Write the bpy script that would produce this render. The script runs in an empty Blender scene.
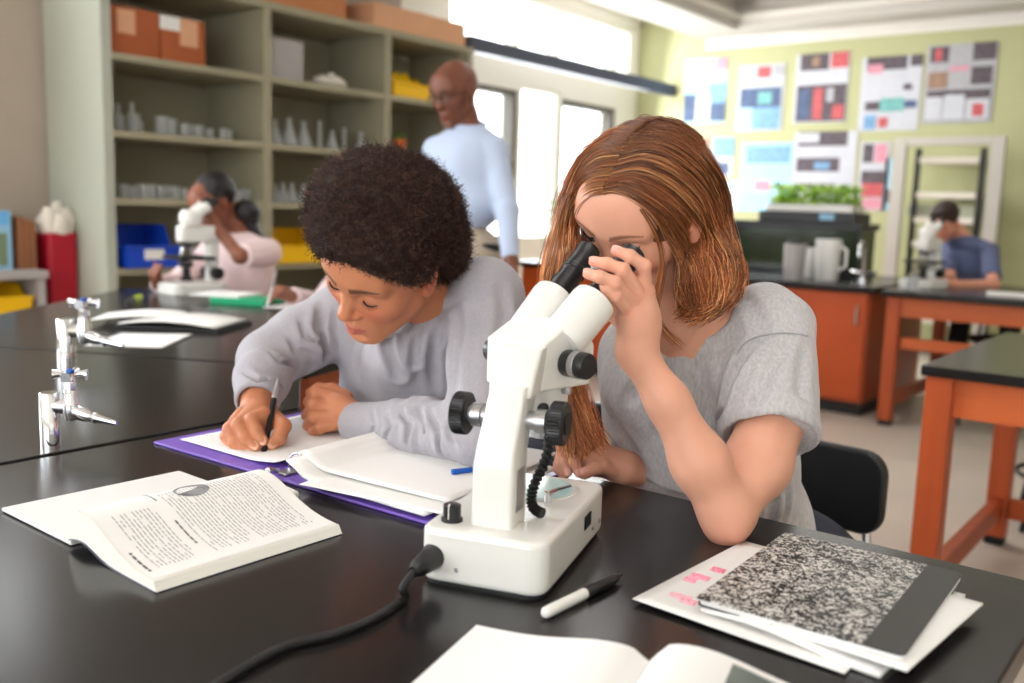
import bpy, math, random
import numpy as np
from mathutils import Vector, Matrix
random.seed(7); RNG = np.random.default_rng(7)
SC = bpy.context.scene
COL = SC.collection
# ------------------------------------------------------------------ camera
FPX = 950.0; YAW = math.radians(38.0); PITCH = math.radians(8.1); ROLL = math.radians(1.8)
CAM = np.array([0.0, 0.0, 1.15])
_fh = np.array([-math.sin(YAW), math.cos(YAW), 0.0]); _r0 = np.array([math.cos(YAW), math.sin(YAW), 0.0])
FWD = _fh*math.cos(PITCH) + np.array([0, 0, -math.sin(PITCH)]); _u0 = np.cross(_r0, FWD)
RGT = math.cos(ROLL)*_r0 + math.sin(ROLL)*_u0
UPV = -math.sin(ROLL)*_r0 + math.cos(ROLL)*_u0
cd = bpy.data.cameras.new('camera'); cam = bpy.data.objects.new('camera', cd); COL.objects.link(cam)
cam.matrix_world = Matrix(((RGT[0], UPV[0], -FWD[0], CAM[0]), (RGT[1], UPV[1], -FWD[1], CAM[1]), (RGT[2], UPV[2], -FWD[2], CAM[2]), (0, 0, 0, 1)))
cd.sensor_width = 36.0; cd.lens = FPX*36.0/1024; cd.clip_start = 0.05; cd.clip_end = 100
cd.dof.use_dof = True; cd.dof.focus_distance = 1.22; cd.dof.aperture_fstop = 3.4
SC.camera = cam
# ------------------------------------------------------------------ world, lights, exposure
world = bpy.data.worlds.new('world'); SC.world = world; world.use_nodes = True
bg = world.node_tree.nodes['Background']; bg.inputs[0].default_value = (0.93, 0.97, 1.0, 1); bg.inputs[1].default_value = 7.0
SC.view_settings.view_transform = 'Standard'; SC.view_settings.look = 'None'
SC.view_settings.exposure = -0.02; SC.view_settings.gamma = 1.0; SC.view_settings.use_curve_mapping = False
SC.cycles.max_bounces = 8; SC.cycles.diffuse_bounces = 4; SC.cycles.glossy_bounces = 3
SC.cycles.transmission_bounces = 6; SC.cycles.transparent_max_bounces = 10
SC.cycles.sample_clamp_indirect = 6.0; SC.cycles.caustics_reflective = False; SC.cycles.caustics_refractive = False
SC.cycles.use_denoising = True
def area_light(name, loc, direction, sx, sy, power, color=(1, 1, 1), portal=False):
    l = bpy.data.lights.new(name, 'AREA'); l.shape = 'RECTANGLE'; l.size = sx; l.size_y = sy; l.energy = power; l.color = color
    o = bpy.data.objects.new(name, l); COL.objects.link(o); o.location = loc
    o.rotation_euler = Vector(direction).to_track_quat('-Z', 'Y').to_euler()
    if portal: l.cycles.is_portal = True
    return o
area_light('window_daylight', (-5.0, 7.0, 2.0), (1, 0, -0.15), 2.8, 1.8, 135, (0.95, 0.98, 1.0))
area_light('window_daylight', (-5.05, -0.7, 1.9), (1, 0, -0.25), 3.6, 1.7, 98, (0.88, 0.94, 1.0))
area_light('window_daylight', (0.2, -3.3, 2.0), (-0.15, 1, -0.18), 4.5, 1.7, 22, (0.97, 0.98, 1.0))
for _x, _y in ((-2.6, 1.2), (-0.2, 1.2), (-2.6, 4.4), (-0.2, 4.4), (-2.6, 7.4)):
    area_light('added_ceiling_light', (_x, _y, 2.94), (0, 0, -1), 1.2, 0.3, 10, (1.0, 0.98, 0.98))  # unseen overhead lamps, added as extra light for the room

# ------------------------------------------------------------------ helpers
def W(px, py, d):
    """the point seen at a pixel at a distance along the view axis"""
    return CAM + (FWD + RGT*((px-512)/FPX) - UPV*((py-341.5)/FPX))*d
def PL(px, py, ax, v):
    r = FWD + RGT*((px-512)/FPX) - UPV*((py-341.5)/FPX)
    return CAM + r*((v-CAM[ax])/r[ax])
def s2l(c): return c/12.92 if c <= 0.04045 else ((c+0.055)/1.055)**2.4
def rgb(r, g, b): return (s2l(r/255), s2l(g/255), s2l(b/255), 1.0)
MATS = {}
def mat(name, col, rough=0.5, metal=0.0, var=0.0, vscale=8.0, bump=0.0, bscale=60.0, spec=0.5, stretch=None, trans=0.0, ior=1.45, coat=0.0, sheen=0.0, sss=0.0, col2=None, vcol=False, detail=4.0):
    if name in MATS: return MATS[name]
    m = bpy.data.materials.new(name); m.use_nodes = True; nt = m.node_tree; b = nt.nodes['Principled BSDF']
    b.inputs['Base Color'].default_value = col; b.inputs['Roughness'].default_value = rough; b.inputs['Metallic'].default_value = metal
    b.inputs['Specular IOR Level'].default_value = spec; b.inputs['IOR'].default_value = ior
    b.inputs['Transmission Weight'].default_value = trans; b.inputs['Coat Weight'].default_value = coat
    b.inputs['Sheen Weight'].default_value = sheen
    if sss:
        b.inputs['Subsurface Weight'].default_value = sss; b.inputs['Subsurface Scale'].default_value = 0.006
        b.inputs['Subsurface Radius'].default_value = (1.0, 0.35, 0.18)
    tc = nt.nodes.new('ShaderNodeTexCoord'); mp = nt.nodes.new('ShaderNodeMapping'); nt.links.new(tc.outputs['Object'], mp.inputs[0])
    if stretch: mp.inputs['Scale'].default_value = stretch
    src = None
    if vcol:
        a = nt.nodes.new('ShaderNodeVertexColor'); a.layer_name = 'Col'; src = a.outputs[0]
    if var or col2:
        n = nt.nodes.new('ShaderNodeTexNoise'); n.inputs['Scale'].default_value = vscale; n.inputs['Detail'].default_value = detail; nt.links.new(mp.outputs[0], n.inputs[0])
        if col2:
            cr = nt.nodes.new('ShaderNodeValToRGB'); nt.links.new(n.outputs[0], cr.inputs[0])
            cr.color_ramp.elements[0].position = 0.38; cr.color_ramp.elements[1].position = 0.62
            cr.color_ramp.elements[0].color = col; cr.color_ramp.elements[1].color = col2; src = cr.outputs[0]
        else:
            mr = nt.nodes.new('ShaderNodeMapRange'); nt.links.new(n.outputs[0], mr.inputs[0]); mr.inputs[1].default_value = 0.25; mr.inputs[2].default_value = 0.75
            mr.inputs[3].default_value = 1-var; mr.inputs[4].default_value = 1+var
            vm = nt.nodes.new('ShaderNodeVectorMath'); vm.operation = 'SCALE'
            if src is not None: nt.links.new(src, vm.inputs[0])
            else: vm.inputs[0].default_value = col[:3]
            nt.links.new(mr.outputs[0], vm.inputs['Scale']); src = vm.outputs[0]
    if src is not None: nt.links.new(src, b.inputs['Base Color'])
    if bump:
        n2 = nt.nodes.new('ShaderNodeTexNoise'); n2.inputs['Scale'].default_value = bscale; n2.inputs['Detail'].default_value = 3.0; nt.links.new(mp.outputs[0], n2.inputs[0])
        bp = nt.nodes.new('ShaderNodeBump'); bp.inputs['Strength'].default_value = bump; bp.inputs['Distance'].default_value = 0.002
        nt.links.new(n2.outputs[0], bp.inputs['Height']); nt.links.new(bp.outputs[0], b.inputs['Normal'])
    MATS[name] = m; return m

M_floor = mat('floor_vinyl', rgb(208, 196, 182), 0.35, var=0.05, vscale=3, bump=0.05)
M_ceil = mat('ceiling_paint', rgb(222, 216, 208), 0.9, var=0.02)
M_soffit = mat('soffit_paint', rgb(190, 184, 176), 0.8)
M_wleft = mat('greige_wall_paint', rgb(180, 166, 152), 0.85, var=0.02)
M_wfar = mat('green_wall_paint', rgb(176, 176, 134), 0.85, var=0.02)
M_wwhite = mat('white_paint_and_bloom', rgb(236, 233, 222), 0.85)
M_dark = mat('dark_frame', rgb(92, 88, 78), 0.5)
M_rail = mat('navy_rail', rgb(62, 66, 84), 0.5)
M_shelf = mat('olive_grey_laminate', rgb(158, 152, 128), 0.55, var=0.03)
M_shelfside = mat('pale_grey_green_laminate', rgb(176, 180, 166), 0.5, var=0.02)
M_card = mat('cardboard', rgb(196, 128, 84), 0.8, var=0.05)
M_card2 = mat('brown_cardboard', rgb(172, 92, 52), 0.8, var=0.06)
M_card3 = mat('light_cardboard', rgb(222, 168, 130), 0.8, var=0.04)
M_grey = mat('grey_plastic', rgb(168, 164, 162), 0.6)
M_white = mat('white_plastic', rgb(235, 233, 228), 0.4)
M_offwhite = mat('offwhite_matte', rgb(225, 218, 205), 0.7)
M_yellow = mat('yellow_plastic', rgb(240, 190, 20), 0.35)
M_blue = mat('blue_plastic', rgb(20, 70, 190), 0.35)
M_red = mat('red_plastic', rgb(170, 12, 40), 0.45)
M_black = mat('black_plastic', rgb(24, 24, 26), 0.35)
M_blackrub = mat('black_rubber', rgb(20, 20, 21), 0.6)
M_top = mat('black_epoxy_resin', rgb(32, 30, 30), 0.22, var=0.08, vscale=5, bump=0.06, bscale=220, spec=0.45)
M_edge = mat('black_resin_edge', rgb(18, 18, 19), 0.4)
M_wood = mat('orange_cherry_wood', rgb(176, 78, 36), 0.4, var=0.12, vscale=6, stretch=(6, 6, 0.6))
M_wood2 = mat('orange_cherry_board', rgb(196, 96, 48), 0.4, var=0.10, vscale=6, stretch=(0.6, 6, 6))
M_chrome = mat('chrome', rgb(225, 225, 228), 0.08, metal=1.0)
M_steel = mat('brushed_steel', rgb(185, 185, 188), 0.3, metal=1.0)
M_steelw = mat('satin_grey_metal', rgb(190, 190, 190), 0.35, metal=0.8)
M_paper = mat('white_paper', rgb(238, 236, 233), 0.7, var=0.01)
M_paper2 = mat('grey_white_paper', rgb(226, 224, 222), 0.7, var=0.015)
M_ink = mat('grey_print_ink', rgb(150, 150, 152), 0.8)
M_inkd = mat('dark_print_ink', rgb(95, 95, 98), 0.8)
M_pink = mat('pink_highlighter_ink', rgb(250, 150, 175), 0.8)
M_purple = mat('purple_vinyl', rgb(124, 92, 190), 0.4)
M_green = mat('green_plastic', rgb(30, 165, 115), 0.4)
M_leaf = mat('bright_green_leaf', rgb(185, 222, 90), 0.5, var=0.2, vscale=20)
M_leafd = mat('mid_green_leaf', rgb(90, 150, 60), 0.5, var=0.2, vscale=20)
M_petal = mat('pink_petal', rgb(240, 140, 170), 0.6)
M_enamel = mat('white_enamel', rgb(226, 224, 218), 0.28, coat=0.2, spec=0.5)
M_glass = mat('clear_glass', (0.95, 0.97, 0.97, 1), 0.03, trans=0.85, ior=1.3)
M_frost = mat('frosted_glass', (0.85, 0.88, 0.86, 1), 0.35, trans=0.6, ior=1.3)
M_lime = mat('lime_plastic', rgb(190, 215, 40), 0.4)
M_bluec = mat('blue_cap', rgb(25, 90, 180), 0.4)
M_pale_blue = mat('pale_blue_paper', rgb(150, 195, 225), 0.6)
def pane_material():
    m = bpy.data.materials.new('window_glass'); m.use_nodes = True; nt = m.node_tree
    for n in list(nt.nodes):
        if n.type != 'OUTPUT_MATERIAL': nt.nodes.remove(n)
    out = [n for n in nt.nodes if n.type == 'OUTPUT_MATERIAL'][0]
    t = nt.nodes.new('ShaderNodeBsdfTransparent'); g = nt.nodes.new('ShaderNodeBsdfGlossy'); g.inputs['Roughness'].default_value = 0.02
    mx = nt.nodes.new('ShaderNodeMixShader'); mx.inputs[0].default_value = 0.06
    nt.links.new(t.outputs[0], mx.inputs[1]); nt.links.new(g.outputs[0], mx.inputs[2]); nt.links.new(mx.outputs[0], out.inputs[0])
    return m
M_pane = pane_material()
def speckle_material():
    m = mat('marbled_cover', rgb(20, 20, 22), 0.45); nt = m.node_tree; b = nt.nodes['Principled BSDF']
    tc = nt.nodes.new('ShaderNodeTexCoord'); n = nt.nodes.new('ShaderNodeTexNoise'); n.inputs['Scale'].default_value = 215; n.inputs['Detail'].default_value = 2.5; n.inputs['Roughness'].default_value = 0.6
    n.inputs['Distortion'].default_value = 1.2
    n3 = nt.nodes.new('ShaderNodeTexNoise'); n3.inputs['Scale'].default_value = 45; n3.inputs['Detail'].default_value = 1
    ad = nt.nodes.new('ShaderNodeMath'); ad.operation = 'MULTIPLY_ADD'; ad.inputs[1].default_value = 0.22
    cr = nt.nodes.new('ShaderNodeValToRGB'); cr.color_ramp.interpolation = 'LINEAR'
    cr.color_ramp.elements[0].position = 0.605; cr.color_ramp.elements[0].color = rgb(26, 26, 28)
    cr.color_ramp.elements[1].position = 0.65; cr.color_ramp.elements[1].color = rgb(212, 208, 202)
    nt.links.new(tc.outputs['Object'], n.inputs[0]); nt.links.new(tc.outputs['Object'], n3.inputs[0])
    nt.links.new(n3.outputs[0], ad.inputs[0]); nt.links.new(n.outputs[0], ad.inputs[2])
    nt.links.new(ad.outputs[0], cr.inputs[0]); nt.links.new(cr.outputs[0], b.inputs['Base Color'])
    return m
M_speck = speckle_material()

class MB:
    """collects shapes, then links them as one mesh object"""
    def __init__(s): s.v = []; s.f = []; s.m = []; s.mi = 0
    def add(s, vs, fs, T=None):
        n = len(s.v)
        for v in vs:
            v = Vector(v)
            s.v.append(tuple(T @ v) if T is not None else tuple(v))
        for f in fs: s.f.append([i+n for i in f]); s.m.append(s.mi)
        return s
    def box(s, lo, hi, T=None):
        x0, y0, z0 = lo; x1, y1, z1 = hi
        return s.add([(x0,y0,z0),(x1,y0,z0),(x1,y1,z0),(x0,y1,z0),(x0,y0,z1),(x1,y0,z1),(x1,y1,z1),(x0,y1,z1)],
              [(0,3,2,1),(4,5,6,7),(0,1,5,4),(1,2,6,5),(2,3,7,6),(3,0,4,7)], T)
    def prism(s, poly, z0, z1, T=None):
        n = len(poly)
        return s.add([(x,y,z0) for x,y in poly]+[(x,y,z1) for x,y in poly], [list(range(n))[::-1], list(range(n,2*n))]+[(i,(i+1)%n,(i+1)%n+n,i+n) for i in range(n)], T)
    def tube(s, pts, r, n=10, cap=True, T=None):
        P = [np.array(p, float) for p in pts]; k = len(P); rs = r if hasattr(r, '__len__') else [r]*k
        vs = []; up = None
        for i in range(k):
            t = P[min(i+1,k-1)]-P[max(i-1,0)]; t = t/(np.linalg.norm(t)+1e-12)
            if up is None: up = np.array([0,0,1.0]) if abs(t[2]) < 0.9 else np.array([1.0,0,0])
            a = np.cross(t, up); a /= np.linalg.norm(a)+1e-12; b = np.cross(a, t); up = b
            for j in range(n):
                th = 2*math.pi*j/n; vs.append(P[i]+rs[i]*(math.cos(th)*a+math.sin(th)*b))
        fs = [(i*n+j, i*n+(j+1)%n, (i+1)*n+(j+1)%n, (i+1)*n+j) for i in range(k-1) for j in range(n)]
        if cap: fs += [list(range(n))[::-1], list(range((k-1)*n, k*n))]
        return s.add(vs, fs, T)
    def lathe(s, prof, n=20, T=None):
        k = len(prof)
        vs = [(r*math.cos(2*math.pi*j/n), r*math.sin(2*math.pi*j/n), z) for r, z in prof for j in range(n)]
        fs = [(i*n+j, i*n+(j+1)%n, (i+1)*n+(j+1)%n, (i+1)*n+j) for i in range(k-1) for j in range(n)]
        fs += [list(range(n))[::-1], list(range((k-1)*n, k*n))]
        return s.add(vs, fs, T)
    def grid(s, fn, nu, nv, thick=0.0, T=None):
        vs = [tuple(fn(i/nu, j/nv)) for j in range(nv+1) for i in range(nu+1)]
        fs = [(j*(nu+1)+i, j*(nu+1)+i+1, (j+1)*(nu+1)+i+1, (j+1)*(nu+1)+i) for j in range(nv) for i in range(nu)]
        return s.add(vs, fs, T)
    def build(s, name, material, parent=None, smooth=False, bevel=0.0, seg=2, thick=0.0, angle=None, loc=None, rotz=0.0):
        me = bpy.data.meshes.new(name); me.from_pydata(s.v, [], s.f)
        ms = material if isinstance(material, (list, tuple)) else [material]
        for q in ms: me.materials.append(q)
        if len(ms) > 1: me.polygons.foreach_set('material_index', s.m)
        if smooth: me.polygons.foreach_set('use_smooth', [True]*len(me.polygons))
        me.update(); o = bpy.data.objects.new(name, me); COL.objects.link(o)
        if parent is not None: o.parent = parent
        if loc is not None: o.location = loc
        if rotz: o.rotation_euler[2] = rotz
        if thick:
            q = o.modifiers.new('solid', 'SOLIDIFY'); q.thickness = thick; q.offset = 1.0
        if bevel:
            q = o.modifiers.new('bevel', 'BEVEL'); q.width = bevel; q.segments = seg; q.limit_method = 'ANGLE'; q.angle_limit = math.radians(angle or 40)
            q.harden_normals = False
        if smooth and not bevel:
            try: me.set_sharp_from_angle(angle=math.radians(38))
            except Exception: pass
        return o
def TR(loc=(0,0,0), rz=0.0, rx=0.0, ry=0.0, s=1.0):
    return Matrix.Translation(Vector(tuple(float(q) for q in loc))) @ Matrix.Rotation(rz, 4, 'Z') @ Matrix.Rotation(ry, 4, 'Y') @ Matrix.Rotation(rx, 4, 'X') @ Matrix.Scale(s, 4)
def frame_T(o, x, y, z):
    return Matrix(((x[0],y[0],z[0],o[0]),(x[1],y[1],z[1],o[1]),(x[2],y[2],z[2],o[2]),(0,0,0,1)))
def align_T(a, b):
    """matrix whose z axis runs from a to b, origin at a"""
    a = np.array(a, float); z = np.array(b, float)-a; L = np.linalg.norm(z); z = z/L
    x = np.cross([0,0,1.0], z) if abs(z[2]) < 0.95 else np.cross([0,1.0,0], z); x = x/np.linalg.norm(x)
    return frame_T(a, x, np.cross(z, x), z), L
def tag(o, label, cat, group=None, kind=None):
    if label: o['label'] = label
    if cat: o['category'] = cat
    if group: o['group'] = group
    if kind: o['kind'] = kind
    return o
def thing(name, label, cat, loc=(0,0,0), rotz=0.0, group=None):
    o = bpy.data.objects.new(name, None); o.empty_display_size = 0.05; COL.objects.link(o)
    o.location = tuple(float(q) for q in loc); o.rotation_euler[2] = rotz
    return tag(o, label, cat, group)
def struct(o): o['kind'] = 'structure'; return o
def dup(root, loc, rotz, label=None, group=None):
    r = root.copy(); COL.objects.link(r); r.location = tuple(float(q) for q in loc); r.rotation_euler[2] = rotz
    if label: r['label'] = label
    if group: r['group'] = group
    def rec(a, b):
        for ch in list(a.children):
            c = ch.copy(); COL.objects.link(c); c.parent = b; rec(ch, c)
    rec(root, r); return r
def arc(cx, cy, r, a0, a1, n): return [(cx+r*math.cos(math.radians(a0+(a1-a0)*i/n)), cy+r*math.sin(math.radians(a0+(a1-a0)*i/n))) for i in range(n+1)]
def rrect(x0, y0, x1, y1, r, n=5):
    return arc(x1-r,y1-r,r,0,90,n)+arc(x0+r,y1-r,r,90,180,n)+arc(x0+r,y0+r,r,180,270,n)+arc(x1-r,y0+r,r,270,360,n)

# ------------------------------------------------------------------ the room
XL, YF, XR, YN, ZC = -5.2, 8.6, 3.4, -3.6, 3.05
T = 0.76   # table height
struct(MB().box((XL-.2, YN-.2, -.1), (XR+.2, YF+.2, 0)).build('floor', M_floor))
struct(MB().box((XL-.2, YN-.2, ZC), (XR+.2, YF+.2, ZC+.1)).build('ceiling', M_ceil))
struct(MB().box((XL-.2, YF, 0), (XR+.2, YF+.2, ZC)).build('wall_far', M_wfar))
struct(MB().box((XR, YN, 0), (XR+.2, YF, ZC)).build('wall_right', M_wwhite))
mb = MB()   # near wall with a window opening
mb.box((XL-.2, YN-.2, 0), (XR+.2, YN, .95)); mb.box((XL-.2, YN-.2, 2.75), (XR+.2, YN, ZC)); mb.box((XL-.2, YN-.2, .95), (-2.4, YN, 2.75)); mb.box((2.8, YN-.2, .95), (XR+.2, YN, 2.75))
struct(mb.build('wall_near', M_wwhite))
# left wall: openings for a window near the camera, the far windows and the clerestory over the rail
wins = [(-2.6, 1.2, .95, 2.75), (6.0, 6.64, .85, 2.14), (6.68, 7.25, .85, 2.2), (7.29, 8.22, .85, 2.14), (5.72, 8.5, 2.38, 2.95)]
def wall_with_holes(x0, x1, y0, y1, z0, z1, holes):
    ys = sorted({y0, y1, *[h[0] for h in holes], *[h[1] for h in holes]}); zs = sorted({z0, z1, *[h[2] for h in holes], *[h[3] for h in holes]})
    m = MB()
    for i in range(len(ys)-1):
        for j in range(len(zs)-1):
            cy, cz = (ys[i]+ys[i+1])/2, (zs[j]+zs[j+1])/2
            if any(h[0] < cy < h[1] and h[2] < cz < h[3] for h in holes): continue
            m.box((x0, ys[i], zs[j]), (x1, ys[i+1], zs[j+1]))
    return m
struct(wall_with_holes(XL-.2, XL, YN, 5.2, 0, ZC, [wins[0], (1.25, 2.48, 2.36, 2.95)]).build('wall_left', M_wleft))  # second opening: unseen high window, added for a sky reflection
struct(wall_with_holes(XL-.2, XL, 5.2, YF, 0, ZC, wins[1:]).build('wall_left_windows', M_wwhite))  # white wall colour imitates the bloom around the windows
def window(i, y0, y1, z0, z1, bars=(), fw=.05, m=M_dark):
    f = MB(); x0, x1 = XL-.14, XL-.02
    f.box((x0, y0, z0), (x1, y0+fw, z1)); f.box((x0, y1-fw, z0), (x1, y1, z1)); f.box((x0, y0+fw, z0), (x1, y1-fw, z0+fw)); f.box((x0, y0+fw, z1-fw), (x1, y1-fw, z1))
    for b in bars: f.box((x0, b-fw/2, z0+fw), (x1, b+fw/2, z1-fw))
    o = f.build('window_%d' % i, m); struct(o)
    p = MB().box((XL-.09, y0+fw, z0+fw), (XL-.084, y1-fw, z1-fw)).build('pane', M_pane, o)
    return o
window(1, *wins[1], fw=.045); window(2, *wins[2], fw=.03, m=M_wwhite); window(3, *wins[3], fw=.05)
window(4, *wins[4], bars=(6.62, 7.23, 8.2), fw=.05, m=M_wwhite); window(5, *wins[0], bars=(-.7,)); window(7, 1.25, 2.48, 2.36, 2.95, bars=(1.86,), m=M_wwhite)  # last one: unseen clerestory added for the bluish sheen on the table
f = MB(); f.box((-2.4, YN-.12, .95), (2.8, YN-.05, 1.0)); f.box((-2.4, YN-.12, 2.7), (2.8, YN-.05, 2.75))
for x in (-2.4, -.65, 1.05, 2.75): f.box((x, YN-.12, 1.0), (x+.05, YN-.05, 2.7))
o = struct(f.build('window_6', M_dark)); MB().box((-2.4, YN-.09, 1.0), (2.8, YN-.085, 2.7)).build('pane', M_pane, o)
# L-shaped navy rail standing off the window wall
struct(MB().box((-4.83, 5.55, 2.28), (-4.75, YF, 2.39)).box((XL, 5.47, 2.28), (-4.75, 5.55, 2.39)).build('trim_1', M_rail, bevel=.005))
# soffit beam round the raised ceiling tray
sm = MB(); sm.box((-4.48, YN, 2.80), (-3.98, YF-.35, ZC)); sm.box((-4.48, YF-.35, 2.80), (XR, YF, ZC))
struct(sm.build('trim_2', M_soffit, bevel=.01))
sm = MB(); sm.box((-4.44, YF-.02, 2.70), (XR, YF, 2.80)); sm.box((-3.98, YF-.40, 2.88), (XR, YF-.35, 2.93)); sm.box((-3.98, YN, 2.88), (-3.93, YF-.40, 2.93))
struct(sm.build('trim_3', M_ceil))
struct(MB().box((XL, YN, 0), (XL+.02, 2.5, .1)).build('baseboard_left', M_dark)); struct(MB().box((XL, YF-.02, 0), (XR, YF, .1)).build('baseboard_far', M_dark))
lampm = mat('added_lamp_diffuser', (1, 1, 1, 1), 0.5); lampm.node_tree.nodes['Principled BSDF'].inputs['Emission Color'].default_value = (1, .97, .93, 1); lampm.node_tree.nodes['Principled BSDF'].inputs['Emission Strength'].default_value = 2.0  # glowing panel of the added, unseen ceiling lamps
for x, y in ((-2.6, 1.2), (-.2, 1.2), (-2.6, 4.4), (-.2, 4.4), (-2.6, 7.4)):
    l = thing('added_ceiling_lamp', 'unseen long flat ceiling lamp panel added to light the room', 'lamp', (x, y, 2.98), 0, 'added ceiling lamps')
    MB().box((-.65, -.18, 0), (.65, .18, .07)).build('housing', M_white, l); MB().box((-.6, -.15, -.012), (.6, .15, 0)).build('diffuser', lampm, l)

# ------------------------------------------------------------------ open shelving on the left
XS, XB = -4.60, -5.18
su = thing('shelving_unit', 'tall olive-grey open shelving unit with bays along the left wall', 'shelving', (XB, 2.55, 0))
def sub(name, lo, hi, m, par, bev=.002):
    return MB().box(tuple(a-b for a, b in zip(lo, par.location)), tuple(a-b for a, b in zip(hi, par.location))).build(name, m, par, bevel=bev)
bays = [2.57, 3.53, 4.49, 5.30]
sub('side_panel', (XB, 2.53, 0), (XS-.002, 2.585, 2.22), M_shelfside, su)
for y in bays[1:]: sub('divider', (XB, y-.028, 0), (XS, y+.028, 2.22), M_shelf, su)
sub('back_panel', (XB, 2.585, .08), (XB+.015, 5.27, 2.20), M_shelf, su, 0)
sub('top_panel', (XB, 2.53, 2.22), (XS+.01, 5.33, 2.26), M_shelf, su)
LV = [1.85, 1.47, 1.13, .77, .42, .08]
for i in range(3):
    for z in LV: sub('shelf', (XB+.016, bays[i]+.029 if i else 2.586, z-.035), (XS-.004, bays[i+1]-.029, z), M_shelf, su)
ZT = 2.26
# boxes on top and on the shelves
def carton(name, label, px0, px1, z0, h, m, depth=.32, x=XS-.06, cat='box', tape=None, y0=None, y1=None, lid=False):
    a = PL(px0, 100, 0, x)[1] if y0 is None else y0; b = PL(px1, 100, 0, x)[1] if y1 is None else y1
    t = thing(name, label, cat, (x-depth/2, (a+b)/2, z0))
    w = (b-a)/2; MB().box((-depth/2, -w, 0), (depth/2, w, h)).build('box_body', m, t, bevel=.004)
    MB().box((-depth/2-.002, -.03, h), (depth/2, .03, h+.002)).build('tape', mat('parcel_tape', rgb(205, 170, 130), .4), t)
    if tape:
        for (yy, zz, ww, hh, mm) in tape: MB().box((depth/2, yy*w-ww, zz*h-hh), (depth/2+.002, yy*w+ww, zz*h+hh)).build('paper_label', mm, t)
    return t
carton('cardboard_box', 'brown cardboard box with one pale sticker on the upper left shelf', 0, 0, 1.85, .24, M_card2, y0=2.60, y1=2.885, tape=[(-.3, .7, .05, .06, M_card3)])
carton('cardboard_box', 'brown cardboard box with white and tan stickers beside the twin carton', 0, 0, 1.85, .235, M_card2, y0=2.895, y1=3.16, tape=[(-.6, .85, .06, .035, M_white), (.25, .7, .055, .07, M_card3)])
carton('cardboard_box', 'wide tan carton on top of the shelving, leftmost of three', 0, 0, ZT, .30, M_card3, y0=2.9, y1=3.42)
carton('cardboard_box', 'large orange-tan carton on top of the shelving above the second bay', 0, 0, ZT, .36, M_card, y0=3.47, y1=4.18)
carton('cardboard_box', 'low flat pinkish-tan box on the right end of the shelving top', 0, 0, ZT, .15, M_card3, y0=4.36, y1=5.24, depth=.5, x=XS-.0)
carton('storage_box', 'plain grey box standing on the upper shelf of the second bay', 0, 0, 1.85, .235, M_grey, y0=3.575, y1=3.84, depth=.3)
# white seashell-like lump
t = thing('shell', 'cream rounded shell lying on the upper shelf right of grey box', 'shell', (XS-.15, 4.12, 1.85))
o = MB().lathe([(.001,.0),(.09,.004),(.115,.03),(.10,.06),(.06,.085),(.001,.098)], 16).build('shell_body', M_offwhite, t, smooth=True); o.scale = (.8, 1.15, .9)
MB().tube([(.05+.03*math.cos(a*.5), -.07+.05*a*.4, .06+.02*math.sin(a)) for a in range(6)], [.012,.014,.014,.012,.01,.006], 8).build('ridge', M_offwhite, t, smooth=True)
def tray_bin(name, label, loc, w, d, h, m, front=.55, cat='bin', rz=0.0, label_card=None, group=None):
    """open-fronted stacking bin whose low lip faces +x"""
    t = thing(name, label, cat, loc, rz, group); q = .006
    b = MB(); b.box((-d/2, -w/2, 0), (d/2, w/2, q)); b.box((-d/2, -w/2, q), (-d/2+q, w/2, h))
    for s in (-1, 1):
        y = s*w/2; y0, y1 = min(y, y-s*q), max(y, y-s*q)
        pts = [(-d/2, 0), (d/2, 0), (d/2+.02, h*front), (d/2-.06, h*front), (d/2-.12, h), (-d/2, h)]
        n = len(pts); vs = [(px, y0, pz) for px, pz in pts]+[(px, y1, pz) for px, pz in pts]
        b.add(vs, [list(range(n)), list(range(n, 2*n))[::-1]]+[(i, i+n, (i+1) % n+n, (i+1) % n) for i in range(n)])
    b.box((d/2-.004, -w/2+q, 0), (d/2+.016, w/2-q, h*front)); b.build('bin_body', m, t, bevel=.002)
    MB().box((d/2-.002, -w/2-.006, h*front-.012), (d/2+.026, w/2+.006, h*front+.006)).build('rim', m, t, bevel=.003)
    if label_card: MB().box((d/2+.016, -w*.18, h*.2), (d/2+.019, w*.2, h*.45)).build('label_card', M_white, t)
    return t
tray_bin('storage_bin', 'blue open-front plastic bin with white label on a low shelf', (XS-.17, 2.78, .77), .30, .34, .22, M_blue, .5, label_card=True)
tray_bin('storage_bin', 'yellow open-front plastic bin on a low shelf behind the curly hair', (XS-.17, 3.80, .77), .40, .34, .20, M_yellow, .5)
tray_bin('storage_bin', 'yellow plastic bin on upper shelf beside the bald head', (XS-.2, 4.74, 1.85), .36, .34, .15, M_yellow, .6)
t = thing('folded_bag', 'crumpled yellow bag lying in the upper yellow bin', 'bag', (XS-.22, 4.74, 1.86))
MB().grid(lambda u, v: (-.12+.24*u, -.14+.28*v, .12+.03*math.sin(u*9+v*4)+.02*math.cos(v*13)-.09*abs(u-.5)), 10, 10).build('bag_cloth', M_yellow, t, smooth=True, thick=.02)
tray_bin('storage_bin', 'orange-lipped small bin low on the third bay shelf', (XS-.17, 4.75, 1.13), .30, .34, .16, mat('orange_plastic', rgb(225, 110, 40), .4), .5)
t = thing('plant_pot', 'tiny potted green plant on shelf next to teacher shoulder', 'plant', (XS-.12, 4.72, 1.47))
MB().lathe([(.03,0),(.045,.09),(.05,.09),(.05,.105),(.001,.105)], 14).build('pot', mat('orange_plastic', rgb(225, 110, 40), .4), t, smooth=True)
lb = MB()
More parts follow.
